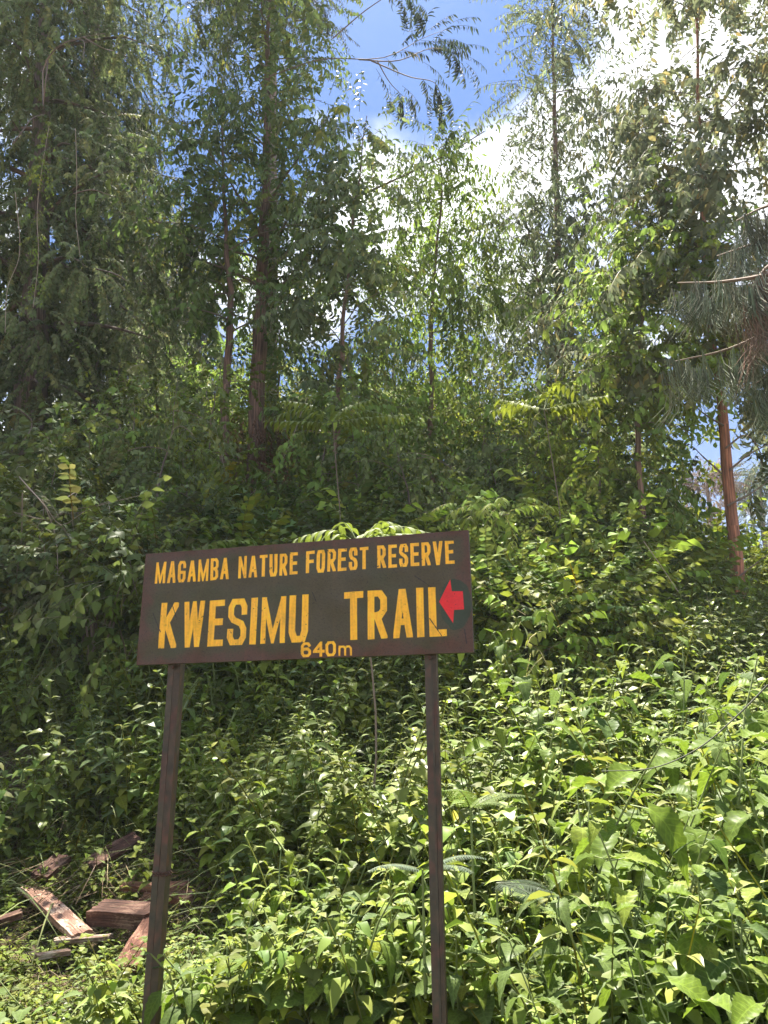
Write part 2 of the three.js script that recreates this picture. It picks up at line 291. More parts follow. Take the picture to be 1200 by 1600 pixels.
// centre left: two stems and a broad dark-leaved crown
tree({ name: 'gum_tree', seed: 101, label: 'tall gum tree left of the middle, with the thickest brown trunk', path: path(12, [402, 745], [404, 560], [412, 380], [418, 150], [420, -50]), r: .16, bark: M.barkBrown, from: .36, limbs: 34, reach: 2.15, profile: (x) => x < .8 ? .75 + .35 * Math.sin(x * 9) : 1.0 - 2.4 * (x - .8), density: 18, size: 1.35, geo: G.broadHang, col: [.18, .25, .075], rise: .85, fall: .5, fresh: .16, tuft: .45, show: 1 });
tree({ name: 'gum_tree', seed: 102, label: 'dark broad-leaved gum tree on a thinner stem just left of the thickest trunk', path: path(11.4, [352, 770], [352, 640], [360, 480], [352, 330], [345, 120]), r: .085, bark: M.barkBrown, from: .42, limbs: 24, reach: 1.9, profile: spindle, density: 13, size: 1.3, show: 1, geo: G.broad, col: DARK, rise: .45, fall: .3, tuft: .4 });
tree({ name: 'gum_tree', seed: 103, label: 'slender gum tree on a thin reddish stem above the middle of the sign board', path: path(10.4, [524, 815], [527, 640], [540, 470], [556, 320], [575, 180]), r: .05, bark: M.barkBrown, from: .24, limbs: 36, reach: 1.15, profile: spindle, density: 15, size: 1.2, geo: G.broadHang, col: EUC, mat: M.glossy, fresh: .1 });
tree({ name: 'gum_tree', seed: 104, label: 'small sunlit light green gum tree with a pointed top between two taller crowns', path: path(12, [676, 800], [673, 640], [676, 470], [688, 330], [692, 225]), r: .055, bark: M.barkBrown, from: .18, limbs: 40, reach: 1.35, profile: spindle, density: 24, size: 1.2, geo: G.lanceB, col: FRESH, fresh: .18 });
tree({ name: 'gum_tree', seed: 105, label: 'tall thin gum tree right of the blue gap, sky showing through its hanging leaves', path: path(13, [872, 850], [876, 640], [872, 430], [866, 200], [862, -20]), r: .12, bark: M.barkBrown, from: .34, limbs: 34, reach: 1.4, profile: (x) => x < .75 ? .8 + .3 * Math.sin(x * 8 + 1) : .95 - 2 * (x - .75), density: 26, size: 1.35, geo: G.lanceB, col: [.185, .215, .11], rise: 1.0, fall: .8, tuft: .5, show: 1 });
tree({ name: 'gum_tree', seed: 106, label: 'thin brown companion stem with dark leaves beside the trunk of the tall thin gum', path: path(12.4, [862, 860], [866, 700], [856, 560], [840, 430], [815, 320]), r: .06, bark: M.barkBrown, from: .4, limbs: 28, reach: 1.3, profile: spindle, density: 15, size: 1.2, geo: G.lanceB, col: OLIVE });
tree({ name: 'gum_tree', seed: 107, label: 'tall grey-leaved gum tree with a bare red-barked lower trunk at the right edge', path: path(9.6, [1156, 975], [1147, 850], [1130, 660], [1112, 520], [1098, 330], [1092, 130], [1085, -150]), r: .088, bark: M.barkRed, from: .34, limbs: 36, reach: 2.1, profile: (x) => .85 + .25 * Math.sin(x * 10), density: 24, size: 1.3, geo: G.broadHang, col: [.185, .215, .11], rise: .85, fall: .7, tuft: .5, show: 1 });
tree({ name: 'gum_tree', seed: 108, label: 'yellow-green leafy gum sapling left of the red-barked trunk', path: path(9.2, [1000, 840], [998, 700], [1000, 560], [1010, 430], [1020, 330]), r: .045, bark: M.barkBrown, from: .3, limbs: 34, reach: 1.15, profile: bush, density: 17, size: 1.1, geo: G.broad, col: [.225, .295, .055], rise: .35, fall: .25, fresh: .2, show: 3 });


// limb of an existing tree laid along pixels at a depth (in the tree's own axes)
function limb(t, name, pts, r0, r1, leaves) {
  const P = curve(pts.map(p => p.clone().sub(t.position)), 14); part(t, name, tube(P, taper(14, r0, r1), 6), leaves?.bark ?? M.twig);
  if (!leaves?.geo) return P;
  const R = rng(leaves.seed), cv = new THREE.CatmullRomCurve3(P), list = [];
  for (let k = 0; k < leaves.n; k++) { const s = lerp(leaves.from, 1, R()), c = cv.getPoint(s), side = V(R() - .5, R() - .5, R() - .5).normalize(); c.addScaledVector(side, leaves.tuft * R()); list.push([c, cv.getTangent(s).addScaledVector(side, .8).add(V(0, -.3, 0)), UP, .7 + R() * .5, jit(R, leaves.col, .3, .05)]); }
  instanced(t, 'foliage', leaves.geo, M.foliage, list); return P;
}
const gums = scene.children.filter(o => o.name.startsWith('gum_tree'));
{ // the long limbs that reach into the blue gap
  const t = gums[0], d = 11.6;
  const P = limb(t, 'bare_limb', [at(414, 430, 12), at(520, 330, d), at(630, 275, d), at(700, 240, d), at(757, 205, d)], .03, .009);
  const R = rng(5); for (let k = 0; k < 12; k++) { const p = P[5 + (k % 9)], q = p.clone().add(V(.1 + R() * .25, .35 + R() * .5, (R() - .5) * .3)), m = p.clone().lerp(q, .5).add(V(.06, -.03, 0)); part(t, 'bare_twig', tube(curve([p, m, q], 6), taper(6, .006, .002), 4), M.twig); }
  const paths = [[[420, 120], [500, 93], [600, 90], [660, 60], [700, 45]], [[560, 93], [620, 95], [680, 75], [735, 95]], [[580, 95], [640, 120], [680, 130], [690, 170]], [[520, 60], [580, 10], [620, -10], [650, 20]], [[590, 96], [610, 130], [640, 160]]];
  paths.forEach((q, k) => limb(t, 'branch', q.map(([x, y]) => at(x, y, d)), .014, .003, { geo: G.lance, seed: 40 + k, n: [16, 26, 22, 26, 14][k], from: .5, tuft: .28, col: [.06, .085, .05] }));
}
{ const t = gums[6], d = 9.5; [[[1131, 665], [1105, 650], [1075, 625]], [[1134, 700], [1165, 680], [1185, 700], [1192, 745]], [[1140, 735], [1170, 710], [1210, 690]], [[1137, 790], [1175, 770], [1215, 740]], [[1128, 740], [1100, 715], [1085, 700]], [[1150, 905], [1175, 885], [1215, 855]]].forEach((q, k) => limb(t, 'branch', q.map(([x, y]) => at(x, y, d)), .016, .004, k > 0 && k < 5 ? { geo: G.broad, seed: 60 + k, n: 5, from: .4, tuft: .12, col: [.11, .13, .05] } : undefined)); }
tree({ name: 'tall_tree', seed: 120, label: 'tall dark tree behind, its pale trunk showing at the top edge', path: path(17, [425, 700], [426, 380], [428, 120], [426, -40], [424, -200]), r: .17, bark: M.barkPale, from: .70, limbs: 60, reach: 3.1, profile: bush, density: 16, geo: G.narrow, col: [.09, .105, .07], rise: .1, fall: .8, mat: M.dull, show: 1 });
// the wall of old trees on the left, hung with creepers
tree({ name: 'cedar_tree', seed: 130, label: 'huge dense dark tree hung with creepers at the left edge', path: path(11, [40, 960], [50, 640], [60, 320], [70, 0], [80, -500]), r: .3, bark: M.barkGrey, from: .10, limbs: 110, reach: 2.5, ivy: 900, profile: (x) => x < .75 ? .9 + .15 * Math.sin(x * 20) : 1.2, density: 22, geo: G.fine, col: OLIVE, mat: M.dull, rise: .25, fall: .6, tuft: .5, show: 2, twig: M.barkGrey, size: 1.25, fresh: .1 });
tree({ name: 'cedar_tree', seed: 134, label: 'low dark tree under creepers, lowest of the left trees, at the very edge', path: path(12.5, [-20, 930], [-16, 760], [-8, 560], [0, 380]), r: .12, bark: M.barkGrey, from: .04, limbs: 60, reach: 2.2, ivy: 300, profile: bush, density: 28, geo: G.creeper, col: DEEPL, mat: M.dull, rise: .3, fall: .6, tuft: .5, show: 3, size: 1.1 });
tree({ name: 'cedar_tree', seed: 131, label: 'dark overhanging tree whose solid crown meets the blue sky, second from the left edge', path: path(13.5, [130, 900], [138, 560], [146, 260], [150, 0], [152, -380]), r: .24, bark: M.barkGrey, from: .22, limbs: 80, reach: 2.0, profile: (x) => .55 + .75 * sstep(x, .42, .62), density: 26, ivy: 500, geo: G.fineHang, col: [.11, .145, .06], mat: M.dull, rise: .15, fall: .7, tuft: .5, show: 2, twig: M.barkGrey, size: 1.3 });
tree({ name: 'cedar_tree', seed: 132, label: 'drooping grey-green conifer behind the dark trees on the left', path: path(19, [212, 740], [210, 500], [208, 330], [206, 180]), r: .2, bark: M.barkGrey, from: .05, limbs: 90, reach: 2.6, profile: (x) => 1.1 - .95 * x, density: 22, geo: G.fineHang, col: GREYG, mat: M.dull, rise: -.05, fall: .8, tuft: .5, show: 1, twig: M.barkGrey, size: 1.5 });
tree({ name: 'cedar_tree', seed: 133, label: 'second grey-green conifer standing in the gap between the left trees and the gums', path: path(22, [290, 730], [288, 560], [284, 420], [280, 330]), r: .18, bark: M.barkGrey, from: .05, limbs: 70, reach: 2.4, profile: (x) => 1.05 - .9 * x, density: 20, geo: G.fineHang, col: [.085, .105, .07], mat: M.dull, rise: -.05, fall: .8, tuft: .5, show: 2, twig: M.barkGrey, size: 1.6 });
// second row of the wood, seen between the trunks
const rowCols = [EUC, DARK, FRESH, OLIVE, EUCG], rowGeos = [G.broadHang, G.broad, G.lanceB, G.oval, G.creeper];
[[450, 480, 15, 'grey-leaved'], [585, 640, 14.5, 'low bushy'], [610, 520, 18, 'narrow'], [735, 440, 16, 'dark'], [790, 520, 15, 'dull green'], [930, 560, 15, 'bright green'], [330, 560, 15, 'dark bushy'], [240, 500, 13.5, 'leaning'], [985, 520, 17, 'pale'], [700, 600, 14, 'low dark'], [500, 620, 16, 'olive'], [830, 610, 17, 'light']].forEach(([x, top, d, w], k) => {
  const f = at(x, 760, d), y0 = ground(f.x, f.z); f.y = y0 - .1; const tp = at(x + (k % 3 - 1) * 12, top, d), md = f.clone().lerp(tp, .5).add(V((k % 2 - .5) * .2, 0, 0));
  const W = ['low dark trees left of the middle', 'seen between the trunks in the middle', 'behind the trunks on the right'][x < 450 ? 0 : x < 760 ? 1 : 2];
  tree({ name: 'young_tree', seed: 200 + k, label: `${w} young tree of the second row, ${['behind the dark gums left of the middle', 'between the slender trunks in the middle', 'behind the tall thin gum on the right'][x < 450 ? 0 : x < 760 ? 1 : 2]}`, path: [f, md, tp], r: .05, bark: M.barkBrown, from: .06, limbs: 34, reach: 1.35, profile: bush, density: 11, geo: rowGeos[k % 5], col: rowCols[(k * 2) % 5], fresh: .15, show: 3, tuft: .4, size: 1.1 });
});
// saplings that climb out of the undergrowth into the crowns
{
  const R = rng(707), W = [[330, 'left of the thinner gum stem'], [560, 'in front of the thickest trunk'], [790, 'above the board between the slender trunks'], [1200, 'on the right bank below the tall thin gum']];
  for (let k = 0; k < 26; k++) { const x = 170 + k * 33 + R() * 20, d = 7.8 + R() * 3.4, f = at(x, 800, d); if (x > 1010 || [350, 402, 524, 674, 872].some(t => Math.abs(x - t) < (t === 402 ? 48 : 30))) continue; f.y = ground(f.x, f.z) - .05; const h = 1.5 + R() * 2.1, top = f.clone().add(V((R() - .5) * .6, h, (R() - .5) * .4)), mid = f.clone().lerp(top, .5).add(V((R() - .5) * .25, 0, (R() - .5) * .2)), w = W.find(q => x < q[0])[1];
    tree({ name: 'sapling', seed: 720 + k, label: `thin leafy sapling rising from bushes ${w}`, group: `saplings ${w}`, path: [f, mid, top], r: .022, bark: M.barkGrey, from: .12, limbs: 22, reach: .55 + R() * .3, profile: bush, density: 13, geo: [G.oval, G.broad, G.creeper, G.pinnate][k % 4], col: [BG, FRESH, LM, EUC][(k * 3 + 1) % 4], rise: .5, fall: .4, tuft: .22, show: 2, size: .95 }); }
}
// far off on the right, through the opening
tree({ name: 'far_tree', seed: 230, label: 'small far bare-twigged brownish tree low in the opening on the right', path: path(36, [1108, 800], [1106, 770], [1102, 738]), r: .15, bark: M.barkPale, from: .1, limbs: 30, reach: 1.6, profile: bush, density: 10, geo: G.narrow, col: [.2, .15, .11], mat: M.dull, size: 1.3 });
tree({ name: 'far_tree', seed: 231, label: 'small far pale green conifer at the right edge behind the red trunk', path: path(36, [1186, 810], [1188, 770], [1190, 722]), r: .15, bark: M.barkPale, from: .05, limbs: 40, reach: 1.9, profile: (x) => 1.05 - .8 * x, density: 12, geo: G.fineHang, col: [.15, .2, .11], mat: M.dull, size: 2 });

// ------------------------------------------------------------------ the pine branch from the right
{
  const f = V(3.25, 0, -4.7); f.y = ground(f.x, f.z) - .1;
  const t = thing('pine_tree', f, 'pine with long drooping grey-green needles hanging in from the right edge', 'tree');
  const tp = curve([V(0, 0, 0), V(.05, 2.5, 0), V(0, 5, .05), V(.05, 8, 0)], 16); part(t, 'trunk', tube(tp, taper(16, .13, .03), 12, .15, 3), M.barkBrown);
  const R = rng(77), strip = (L) => { const g = tube([V(0, 0, 0), V(0, -.12 * L, L * .55), V(0, -.5 * L, L)], [.002, .002, .001], 3); return g; };
  const bunch = (n, L, sp) => { const mb = new MB(); for (let k = 0; k < n; k++) { const a = R() * 6.28, z = R() * .1; mb.add(strip(L * (.8 + R() * .4)), basis(V(Math.cos(a) * sp, -.9 - R() * .7, .25 + Math.sin(a) * sp), V(0, 0, 1)).setPosition(V(0, 0, z)), jit(R, [1, 1, 1], .45)); } return mb.geo(); };
  const gN = bunch(10, .25, .2);
  const D = 4.7, br = [
    [[[1330, 380], [1215, 425], [1130, 440], [1058, 442]], 150, .2, [.22, .25, .17], 0], [[[1335, 420], [1230, 500], [1140, 545], [1052, 565]], 190, .16, [.22, .26, .17], 0],
    [[[1330, 260], [1240, 310], [1190, 325], [1150, 345]], 130, .25, [.22, .25, .17], 0], [[[1335, 360], [1240, 395], [1195, 420], [1165, 475]], 210, .2, [.30, .22, .16], 1], [[[1335, 470], [1260, 540], [1215, 575], [1180, 600]], 120, .2, [.2, .24, .16], 0],
    [[[1330, 330], [1260, 350], [1180, 380], [1120, 400]], 70, .3, [.22, .25, .17], 0]];
  br.forEach(([px, n, from, col, dead], b) => {
    const P = curve(px.map(([x, y]) => at(x, y, D + (b % 3 - 1) * .25).sub(f)), 12); part(t, 'branch', tube(P, taper(12, .022, .004), 6), M.twig);
    const cv = new THREE.CatmullRomCurve3(P), list = []; n = Math.round(n * .42);
    for (let k = 0; k < n; k++) { const s = lerp(from, 1, Math.pow(R(), .9)), c = cv.getPoint(s).add(V((R() - .5) * .12, -R() * (dead ? .35 : .16), (R() - .5) * .22)); const a = R() * 6.28; list.push([c, V(Math.cos(a), -.15, Math.sin(a)), UP, .75 + R() * .45, jit(R, col, .3)]); }
    instanced(t, 'needles', gN, M.needle, list, dead ? 'dead brown needles' : undefined);
  });
}

// ------------------------------------------------------------------ shrubs of the understorey
function shrub(o) {
  const R = rng(o.seed), t = thing(o.name ?? 'shrub', o.at, o.label, 'shrub', o.group), list = [], nc = o.clumps ?? 11;
  for (let k = 0; k < nc; k++) {
    const a = k * 2.4 + R(), rr = o.r * Math.sqrt((k + .3) / nc), hh = o.h * (.45 + .6 * R()) * (1 - .35 * rr / o.r), c = V(Math.cos(a) * rr, hh, Math.sin(a) * rr);
    const mid = c.clone().multiplyScalar(.5).add(V(-c.x * .15, .1 * o.h, -c.z * .15)); part(t, 'stem', tube(curve([V(c.x * .1, -.1, c.z * .1), mid, c], 6), taper(6, .014, .004), 4), M.twig);
    const v = .8 + R() * .5;
    for (let q = 0; q < o.n / nc; q++) { const s = V(R() - .5, R() - .45, R() - .5).normalize(), p = c.clone().addScaledVector(s, Math.pow(R(), .5) * o.r * .5); p.y = Math.max(p.y, .05); list.push([p, s.add(V(0, (o.rise ?? .1) , 0)), UP, (o.size ?? 1) * (.7 + R() * .5), jit(R, o.col.map(x => x * v), .25, .08)]); }
  }
  instanced(t, 'foliage', o.geo, o.mat ?? M.foliage, list); return t;
}
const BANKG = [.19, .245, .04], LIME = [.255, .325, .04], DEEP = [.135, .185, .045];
{
  const zones = [ // pixels x0, x1, depth range, how many, label, group, colours
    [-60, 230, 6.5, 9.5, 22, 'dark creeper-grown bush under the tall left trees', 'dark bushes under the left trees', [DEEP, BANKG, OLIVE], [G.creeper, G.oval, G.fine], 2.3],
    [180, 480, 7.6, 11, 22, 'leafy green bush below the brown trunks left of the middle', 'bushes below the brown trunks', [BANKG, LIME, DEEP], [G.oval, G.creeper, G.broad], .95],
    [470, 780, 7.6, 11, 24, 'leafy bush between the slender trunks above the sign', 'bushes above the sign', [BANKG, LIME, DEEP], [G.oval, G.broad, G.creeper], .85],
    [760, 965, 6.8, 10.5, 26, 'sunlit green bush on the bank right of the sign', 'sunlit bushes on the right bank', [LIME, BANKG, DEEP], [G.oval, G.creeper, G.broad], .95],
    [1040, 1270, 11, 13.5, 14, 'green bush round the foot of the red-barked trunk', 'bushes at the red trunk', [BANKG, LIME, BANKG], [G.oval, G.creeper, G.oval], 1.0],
    [250, 1060, 11.5, 17, 46, 'low bush in the shade of the wood, behind the trunks', 'low bushes behind the trunks', [BANKG, LIME, OLIVE], [G.oval, G.broad, G.creeper], 2.4],
  ];
  let k = 0; const R = rng(55);
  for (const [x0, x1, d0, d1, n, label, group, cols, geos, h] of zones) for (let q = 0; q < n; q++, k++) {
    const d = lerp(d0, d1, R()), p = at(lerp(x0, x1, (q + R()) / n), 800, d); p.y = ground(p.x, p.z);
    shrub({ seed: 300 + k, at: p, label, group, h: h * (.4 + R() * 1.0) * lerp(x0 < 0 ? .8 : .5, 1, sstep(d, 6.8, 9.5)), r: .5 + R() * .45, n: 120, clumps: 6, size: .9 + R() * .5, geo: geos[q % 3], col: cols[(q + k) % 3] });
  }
}
// ------------------------------------------------------------------ undergrowth that no one could count
const S = {
  a: shoot(31, { h: .62, nodes: 8, L: .095, W: .06, droop: .55, up0: .05, lean: .3 }), b: shoot(32, { h: .8, nodes: 9, L: .095, W: .06, lean: .3 }), c: shoot(33, { h: .45, nodes: 6, L: .095, W: .066, lean: .4, rows: 8, teeth: .03, up0: .1, droop: .5 }), d: shoot(35, { h: .5, nodes: 6, L: .11, W: .08, lean: .5, rows: 10, droop: .7, up0: .1, teeth: .03 }), slim: shoot(36, { h: .7, nodes: 10, L: .12, W: .024, droop: .6, up0: .4, lean: .25 }), tiny: shoot(37, { h: .4, nodes: 9, L: .042, W: .03, droop: .4, lean: .5, side: 2 }), low: shoot(34, { h: .2, nodes: 4, L: .06, W: .042, lean: .7, start: .3 }),
};
function inView(x, d) { return Math.abs(x) < .62 * d + .7; }
const TRAMPLED = (x, d) => sstep(1 - Math.hypot((x + 1.72) / .95, (d - 4.35) / .95), 0, .25);   // where the boards lie
const HOLLOW = (x, d) => sstep(1 - Math.hypot((x + 2.9) / .9, (d - 5.6) / .8), 0, .3);
function scatter(name, label, geo, mat, n, seed, test, colour, size, spec = {}) {
  const R = rng(seed), list = []; let tries = 0;
  while (list.length < n && tries++ < n * 30) {
    const d = Math.sqrt(lerp(spec.d0 ** 2, spec.d1 ** 2, R())), x = (R() * 2 - 1) * (.62 * d + .7); if (R() > test(x, d)) continue; const room = spec.low ? 9 : roomFor(x, d); if (room < .12) continue;
    const nrm = groundNormal(x, -d), a = R() * 6.28, upv = UP.clone().addScaledVector(nrm, .5).add(V((R() - .5) * .5, 0, (R() - .5) * .5)).normalize();
    list.push([V(x, ground(x, -d) - .03, -d), new THREE.Vector3().crossVectors(upv, V(Math.cos(a), 0, Math.sin(a))), upv, Math.min((size.call ? size(x, d) : size) * (.6 + R() * .6) * (1 + .55 * noise(x * 1.1 + 4, d * 1.1, 6) + .25 * noise(x * 3, d * 3, 2)), room / (spec.h ?? .5)), jit(R, colour(x, d, R), .28, .05)]);
  }
  const o = instanced(scene, numbered(name), geo, mat, list); tag(o, label, 'undergrowth', null, 'stuff'); return o;
}
const clearFront = (x, d) => d > 3.05 || x > .42 || x < -1.32 ? 1 : 0;
// how tall a plant may stand here without hiding the boards on the trampled ground
const roomFor = (x, d) => { const s = x / d; return s > -.56 && s < -.17 && d < 4.6 ? Math.max(0, 1.6 - (s < -.33 ? .245 : .205) * d - ground(x, -d)) : 9; };
const patch = (x, d, s) => clamp(.55 + 1.3 * noise(x * .8 + s, d * .8, s), 0.05, 1);
const ucol = (x, d, R) => { const q = R(); return q < .3 ? LIME : q < .8 ? BANKG : DEEP; };
scatter('undergrowth', 'mid-height leafy undergrowth covering the whole bank', S.a, M.foliage, 3600, 61, (x, d) => clearFront(x, d) * patch(x, d, 1) * (1 - TRAMPLED(x, d)) * (1 - HOLLOW(x, d)), ucol, 1, { d0: 2.4, d1: 9, h: .62 });
scatter('undergrowth', 'taller leafy stems standing out of the bank undergrowth', S.b, M.glossy, 1700, 62, (x, d) => clearFront(x, d) * patch(x, d, 5) * (1 - TRAMPLED(x, d)) * (1 - HOLLOW(x, d)) * (d > 3.2 || x > .6 ? 1 : .3), ucol, 1.05, { d0: 2.6, d1: 9.5, h: .85 });
scatter('undergrowth', 'short leafy undergrowth at the front of the bank', S.c, M.foliageNear, 2200, 63, (x, d) => clearFront(x, d) * patch(x, d, 9) * (1 - .8 * TRAMPLED(x, d)), ucol, .85, { d0: 1.9, d1: 7 });
scatter('undergrowth', 'broad-leaved weeds scattered through the bank undergrowth', S.d, M.foliageNear, 900, 66, (x, d) => clearFront(x, d) * patch(x, d, 14) * (1 - TRAMPLED(x, d)) * (1 - HOLLOW(x, d)), ucol, .95, { d0: 2.2, d1: 7, h: .5 });
scatter('undergrowth', 'low small-leaved creepers over the ground and round the old boards', S.low, M.foliageNear, 8500, 64, (x, d) => .4 + .6 * TRAMPLED(x, d), (x, d, R) => R() < .4 ? LIME : BANKG, (x, d) => .85 - .35 * TRAMPLED(x, d), { d0: 1.9, d1: 6.5, h: .2, low: 1 });
scatter('undergrowth', 'slim-leaved stems among the bank undergrowth', S.slim, M.foliage, 900, 67, (x, d) => clearFront(x, d) * patch(x, d, 21) * (1 - TRAMPLED(x, d)) * (1 - HOLLOW(x, d)), (x, d, R) => R() < .35 ? LIME : BANKG, 1, { d0: 2.3, d1: 8.5, h: .75 });
scatter('undergrowth', 'small-leaved bushy weeds in patches on the bank', S.tiny, M.foliage, 1500, 68, (x, d) => clearFront(x, d) * clamp(2.4 * noise(x * .9 + 3, d * .9, 31), 0, 1) * (1 - HOLLOW(x, d)), (x, d, R) => R() < .4 ? LIME : BANKG, 1, { d0: 2.3, d1: 8, h: .4 });
scatter('undergrowth', 'leafy creepers grown over the old boards at lower left', S.low, M.foliageNear, 420, 69, (x, d) => TRAMPLED(x, d) * clamp(.35 + 1.6 * noise(x * 3.1, d * 3.1, 41), 0, 1), (x, d, R) => R() < .45 ? LIME : BANKG, .95, { d0: 3.2, d1: 5.6, h: .2, low: 1 });
{ // green grass blades arching out of the weeds
  const R = rng(75), mb = new MB(); for (let k = 0; k < 14; k++) { const a = R() * 6.28, l = .35 + R() * .4; mb.add(leaf(l, .009, { rows: 5, wide: .3, droop: .7 + R() * .5, fold: .3 }), basis(V(Math.cos(a), 1.1 + R(), Math.sin(a)), V(0, 1, .01)), jit(R, [1, 1, 1], .25)); }
  scatter('grass', 'thin arching green grass blades among the weeds', mb.geo(), M.foliage, 420, 76, (x, d) => clearFront(x, d) * .5, () => [.23, .28, .07], 1, { d0: 2.3, d1: 7, h: .5 });
}
{ // dry stalks and dead grass
  const blade = (seed, n, L, col) => { const R = rng(seed), mb = new MB(); for (let k = 0; k < n; k++) { const a = R() * 6.28, l = L * (.5 + R()), r = .08 * R(); const p0 = V(Math.cos(a * 3) * r, 0, Math.sin(a * 3) * r); mb.add(tube([p0, p0.clone().add(V(Math.cos(a) * l * .35, l * .4 * (.4 + R() * .6), Math.sin(a) * l * .35)), p0.clone().add(V(Math.cos(a) * l, l * .25 * R(), Math.sin(a) * l))], [.0022, .002, .0008], 3), ID, jit(R, col, .35)); } return mb.geo(); };
  const tuft = blade(71, 22, .3, [1, 1, 1]);
  scatter('dead_grass', 'dry brown stalks and dead grass matted on the ground', tuft, M.dead, 600, 72, (x, d) => 0.1 + .22 * TRAMPLED(x, d) + .5 * HOLLOW(x, d) + .9 * sstep(1 - Math.hypot((x + 1.05) / .35, (d - 4.9) / .5), 0, .4), (x, d, R) => R() < .5 ? [.2, .14, .08] : [.28, .21, .11], 1, { d0: 2, d1: 7, h: .1, low: 1 });
}

// ------------------------------------------------------------------ the sign
{
  const TL = at(230, 868, 2.9), TR = at(733, 828, 2.6), BR = at(740, 1020, 2.6), BL = at(216, 1039, 2.9);
  const mid = TL.clone().add(TR).add(BR).add(BL).multiplyScalar(.25), W = TL.clone().add(BL).distanceTo(TR.clone().add(BR)) / 2, H = TL.clone().add(TR).distanceTo(BL.clone().add(BR)) / 2;
  const across = TR.clone().add(BR).sub(TL).sub(BL).normalize(), yaw = Math.atan2(-across.z, across.x);
  const foot = V(mid.x, ground(mid.x, mid.z), mid.z), t = thing('trail_sign', foot, 'rusty brown steel sign on two posts reading KWESIMU TRAIL in yellow, red arrow pointing left', 'sign');
  t.rotation.y = yaw;
  const y0 = mid.y - foot.y, PX = 2048, PY = 700;
  // lettering drawn as strokes, as a sign painter's block capitals: x and y in 0..1 of each letter's box
  const glyph = {
    M: [[[0, 1], [0, 0]], [[0, -.05], [.5, .95], [1, -.05]], [[1, 0], [1, 1]]], A: [[[-.04, 1.1], [.5, -.1], [1.04, 1.1]], [[.25, .7], [.75, .7]]], G: 'G', B: [[[0, 0], [0, 1]], [[0, 0], [.7, 0], [1, .12], [1, .36], [.75, .48], [0, .48]], [[.6, .48], [1, .62], [1, .88], [.7, 1], [0, 1]]],
    N: [[[0, 1], [0, 0]], [[0, -.02], [1, 1.02]], [[1, 0], [1, 1]]], T: [[[-.12, 0], [1.12, 0]], [[.5, 0], [.5, 1]]], U: [[[0, 0], [0, .8], [.2, 1], [.8, 1], [1, .8], [1, 0]]], R: [[[0, 1], [0, 0]], [[0, 0], [.7, 0], [1, .14], [1, .4], [.72, .53], [0, .53]], [[.45, .53], [1, 1]]],
    E: [[[1, 0], [0, 0], [0, 1], [1, 1]], [[0, .48], [.85, .48]]], F: [[[1, 0], [0, 0], [0, 1]], [[0, .48], [.85, .48]]], O: [[[.2, 0], [.8, 0], [1, .16], [1, .84], [.8, 1], [.2, 1], [0, .84], [0, .16], [.2, 0], [.5, 0]]], S: [[[1, .26], [1, .14], [.8, 0], [.2, 0], [0, .14], [0, .34], [.2, .45], [.8, .55], [1, .68], [1, .86], [.8, 1], [.2, 1], [0, .86], [0, .74]]],
    V: [[[-.02, -.1], [.5, 1.08], [1.02, -.1]]], K: [[[0, 0], [0, 1]], [[1, 0], [.1, .58]], [[.3, .42], [1, 1]]], W: [[[-.01, -.1], [.21, 1.05], [.5, .08], [.79, 1.05], [1.01, -.1]]], I: [[[.5, 0], [.5, 1]]], L: [[[0, 0], [0, 1], [1, 1]]],
    6: [[[.95, .16], [.75, 0], [.25, 0], [0, .2], [0, .8], [.25, 1], [.75, 1], [1, .82], [1, .62], [.75, .45], [.25, .45], [0, .6]]], 4: [[[.75, 1], [.75, 0], [0, .68], [1.05, .68]]], 0: [[[.25, 0], [.75, 0], [1, .2], [1, .8], [.75, 1], [.25, 1], [0, .8], [0, .2], [.25, 0], [.5, 0]]], m: [[[0, 0], [0, 1]], [[0, .25], [.12, .04], [.36, .04], [.5, .25], [.5, 1]], [[.5, .25], [.62, .04], [.86, .04], [1, .25], [1, 1]]],
  };
  glyph.G = [[[1, .26], [1, .14], [.8, 0], [.2, 0], [0, .16], [0, .84], [.2, 1], [.8, 1], [1, .86], [1, .55], [.55, .55]]];
  const cv = document.createElement('canvas'); cv.width = PX; cv.height = PY; const g = cv.getContext('2d');
  g.fillStyle = '#000'; g.fillRect(0, 0, PX, PY);
  const R = rng(8);
  const thin = { M: .8, W: .78, N: .86, A: .9, V: .95, K: .95, G: .92, B: .92, R: .95, m: .8 };
  function letter(ch, x0, x1, y0_, y1, lw0) { // strokes cut off square by the letter's outer box
    const lw = lw0 * (thin[ch] ?? 1), h = lw / 2, X0 = x0 * PX + h, X1 = x1 * PX - h, Y0 = y0_ * PY + h * .85, Y1 = y1 * PY - h * .85; g.lineWidth = lw; g.lineJoin = 'miter'; g.miterLimit = 12; g.lineCap = 'square'; g.strokeStyle = '#f00';
    g.save(); g.beginPath(); const w = () => (R() - .5) * 3; g.moveTo(x0 * PX + w(), y0_ * PY + w()); g.lineTo(x1 * PX + w(), y0_ * PY + w()); g.lineTo(x1 * PX + w(), y1 * PY + w()); g.lineTo(x0 * PX + w(), y1 * PY + w()); g.clip();
    for (const st of glyph[ch]) {
      const diag = 'MWN'.includes(ch) && st.length >= 2 && st[0][0] !== st[1][0]; g.lineWidth = lw * (diag && ch !== 'W' ? .85 : 1);
      g.beginPath(); st.forEach(([u, v], k) => { const x = lerp(X0, X1, u) + (R() - .5) * 2, y = lerp(Y0, Y1, v) + (R() - .5) * 2; if (k) g.lineTo(x, y); else g.moveTo(x, y); }); g.stroke();
    }
    g.restore();
  }
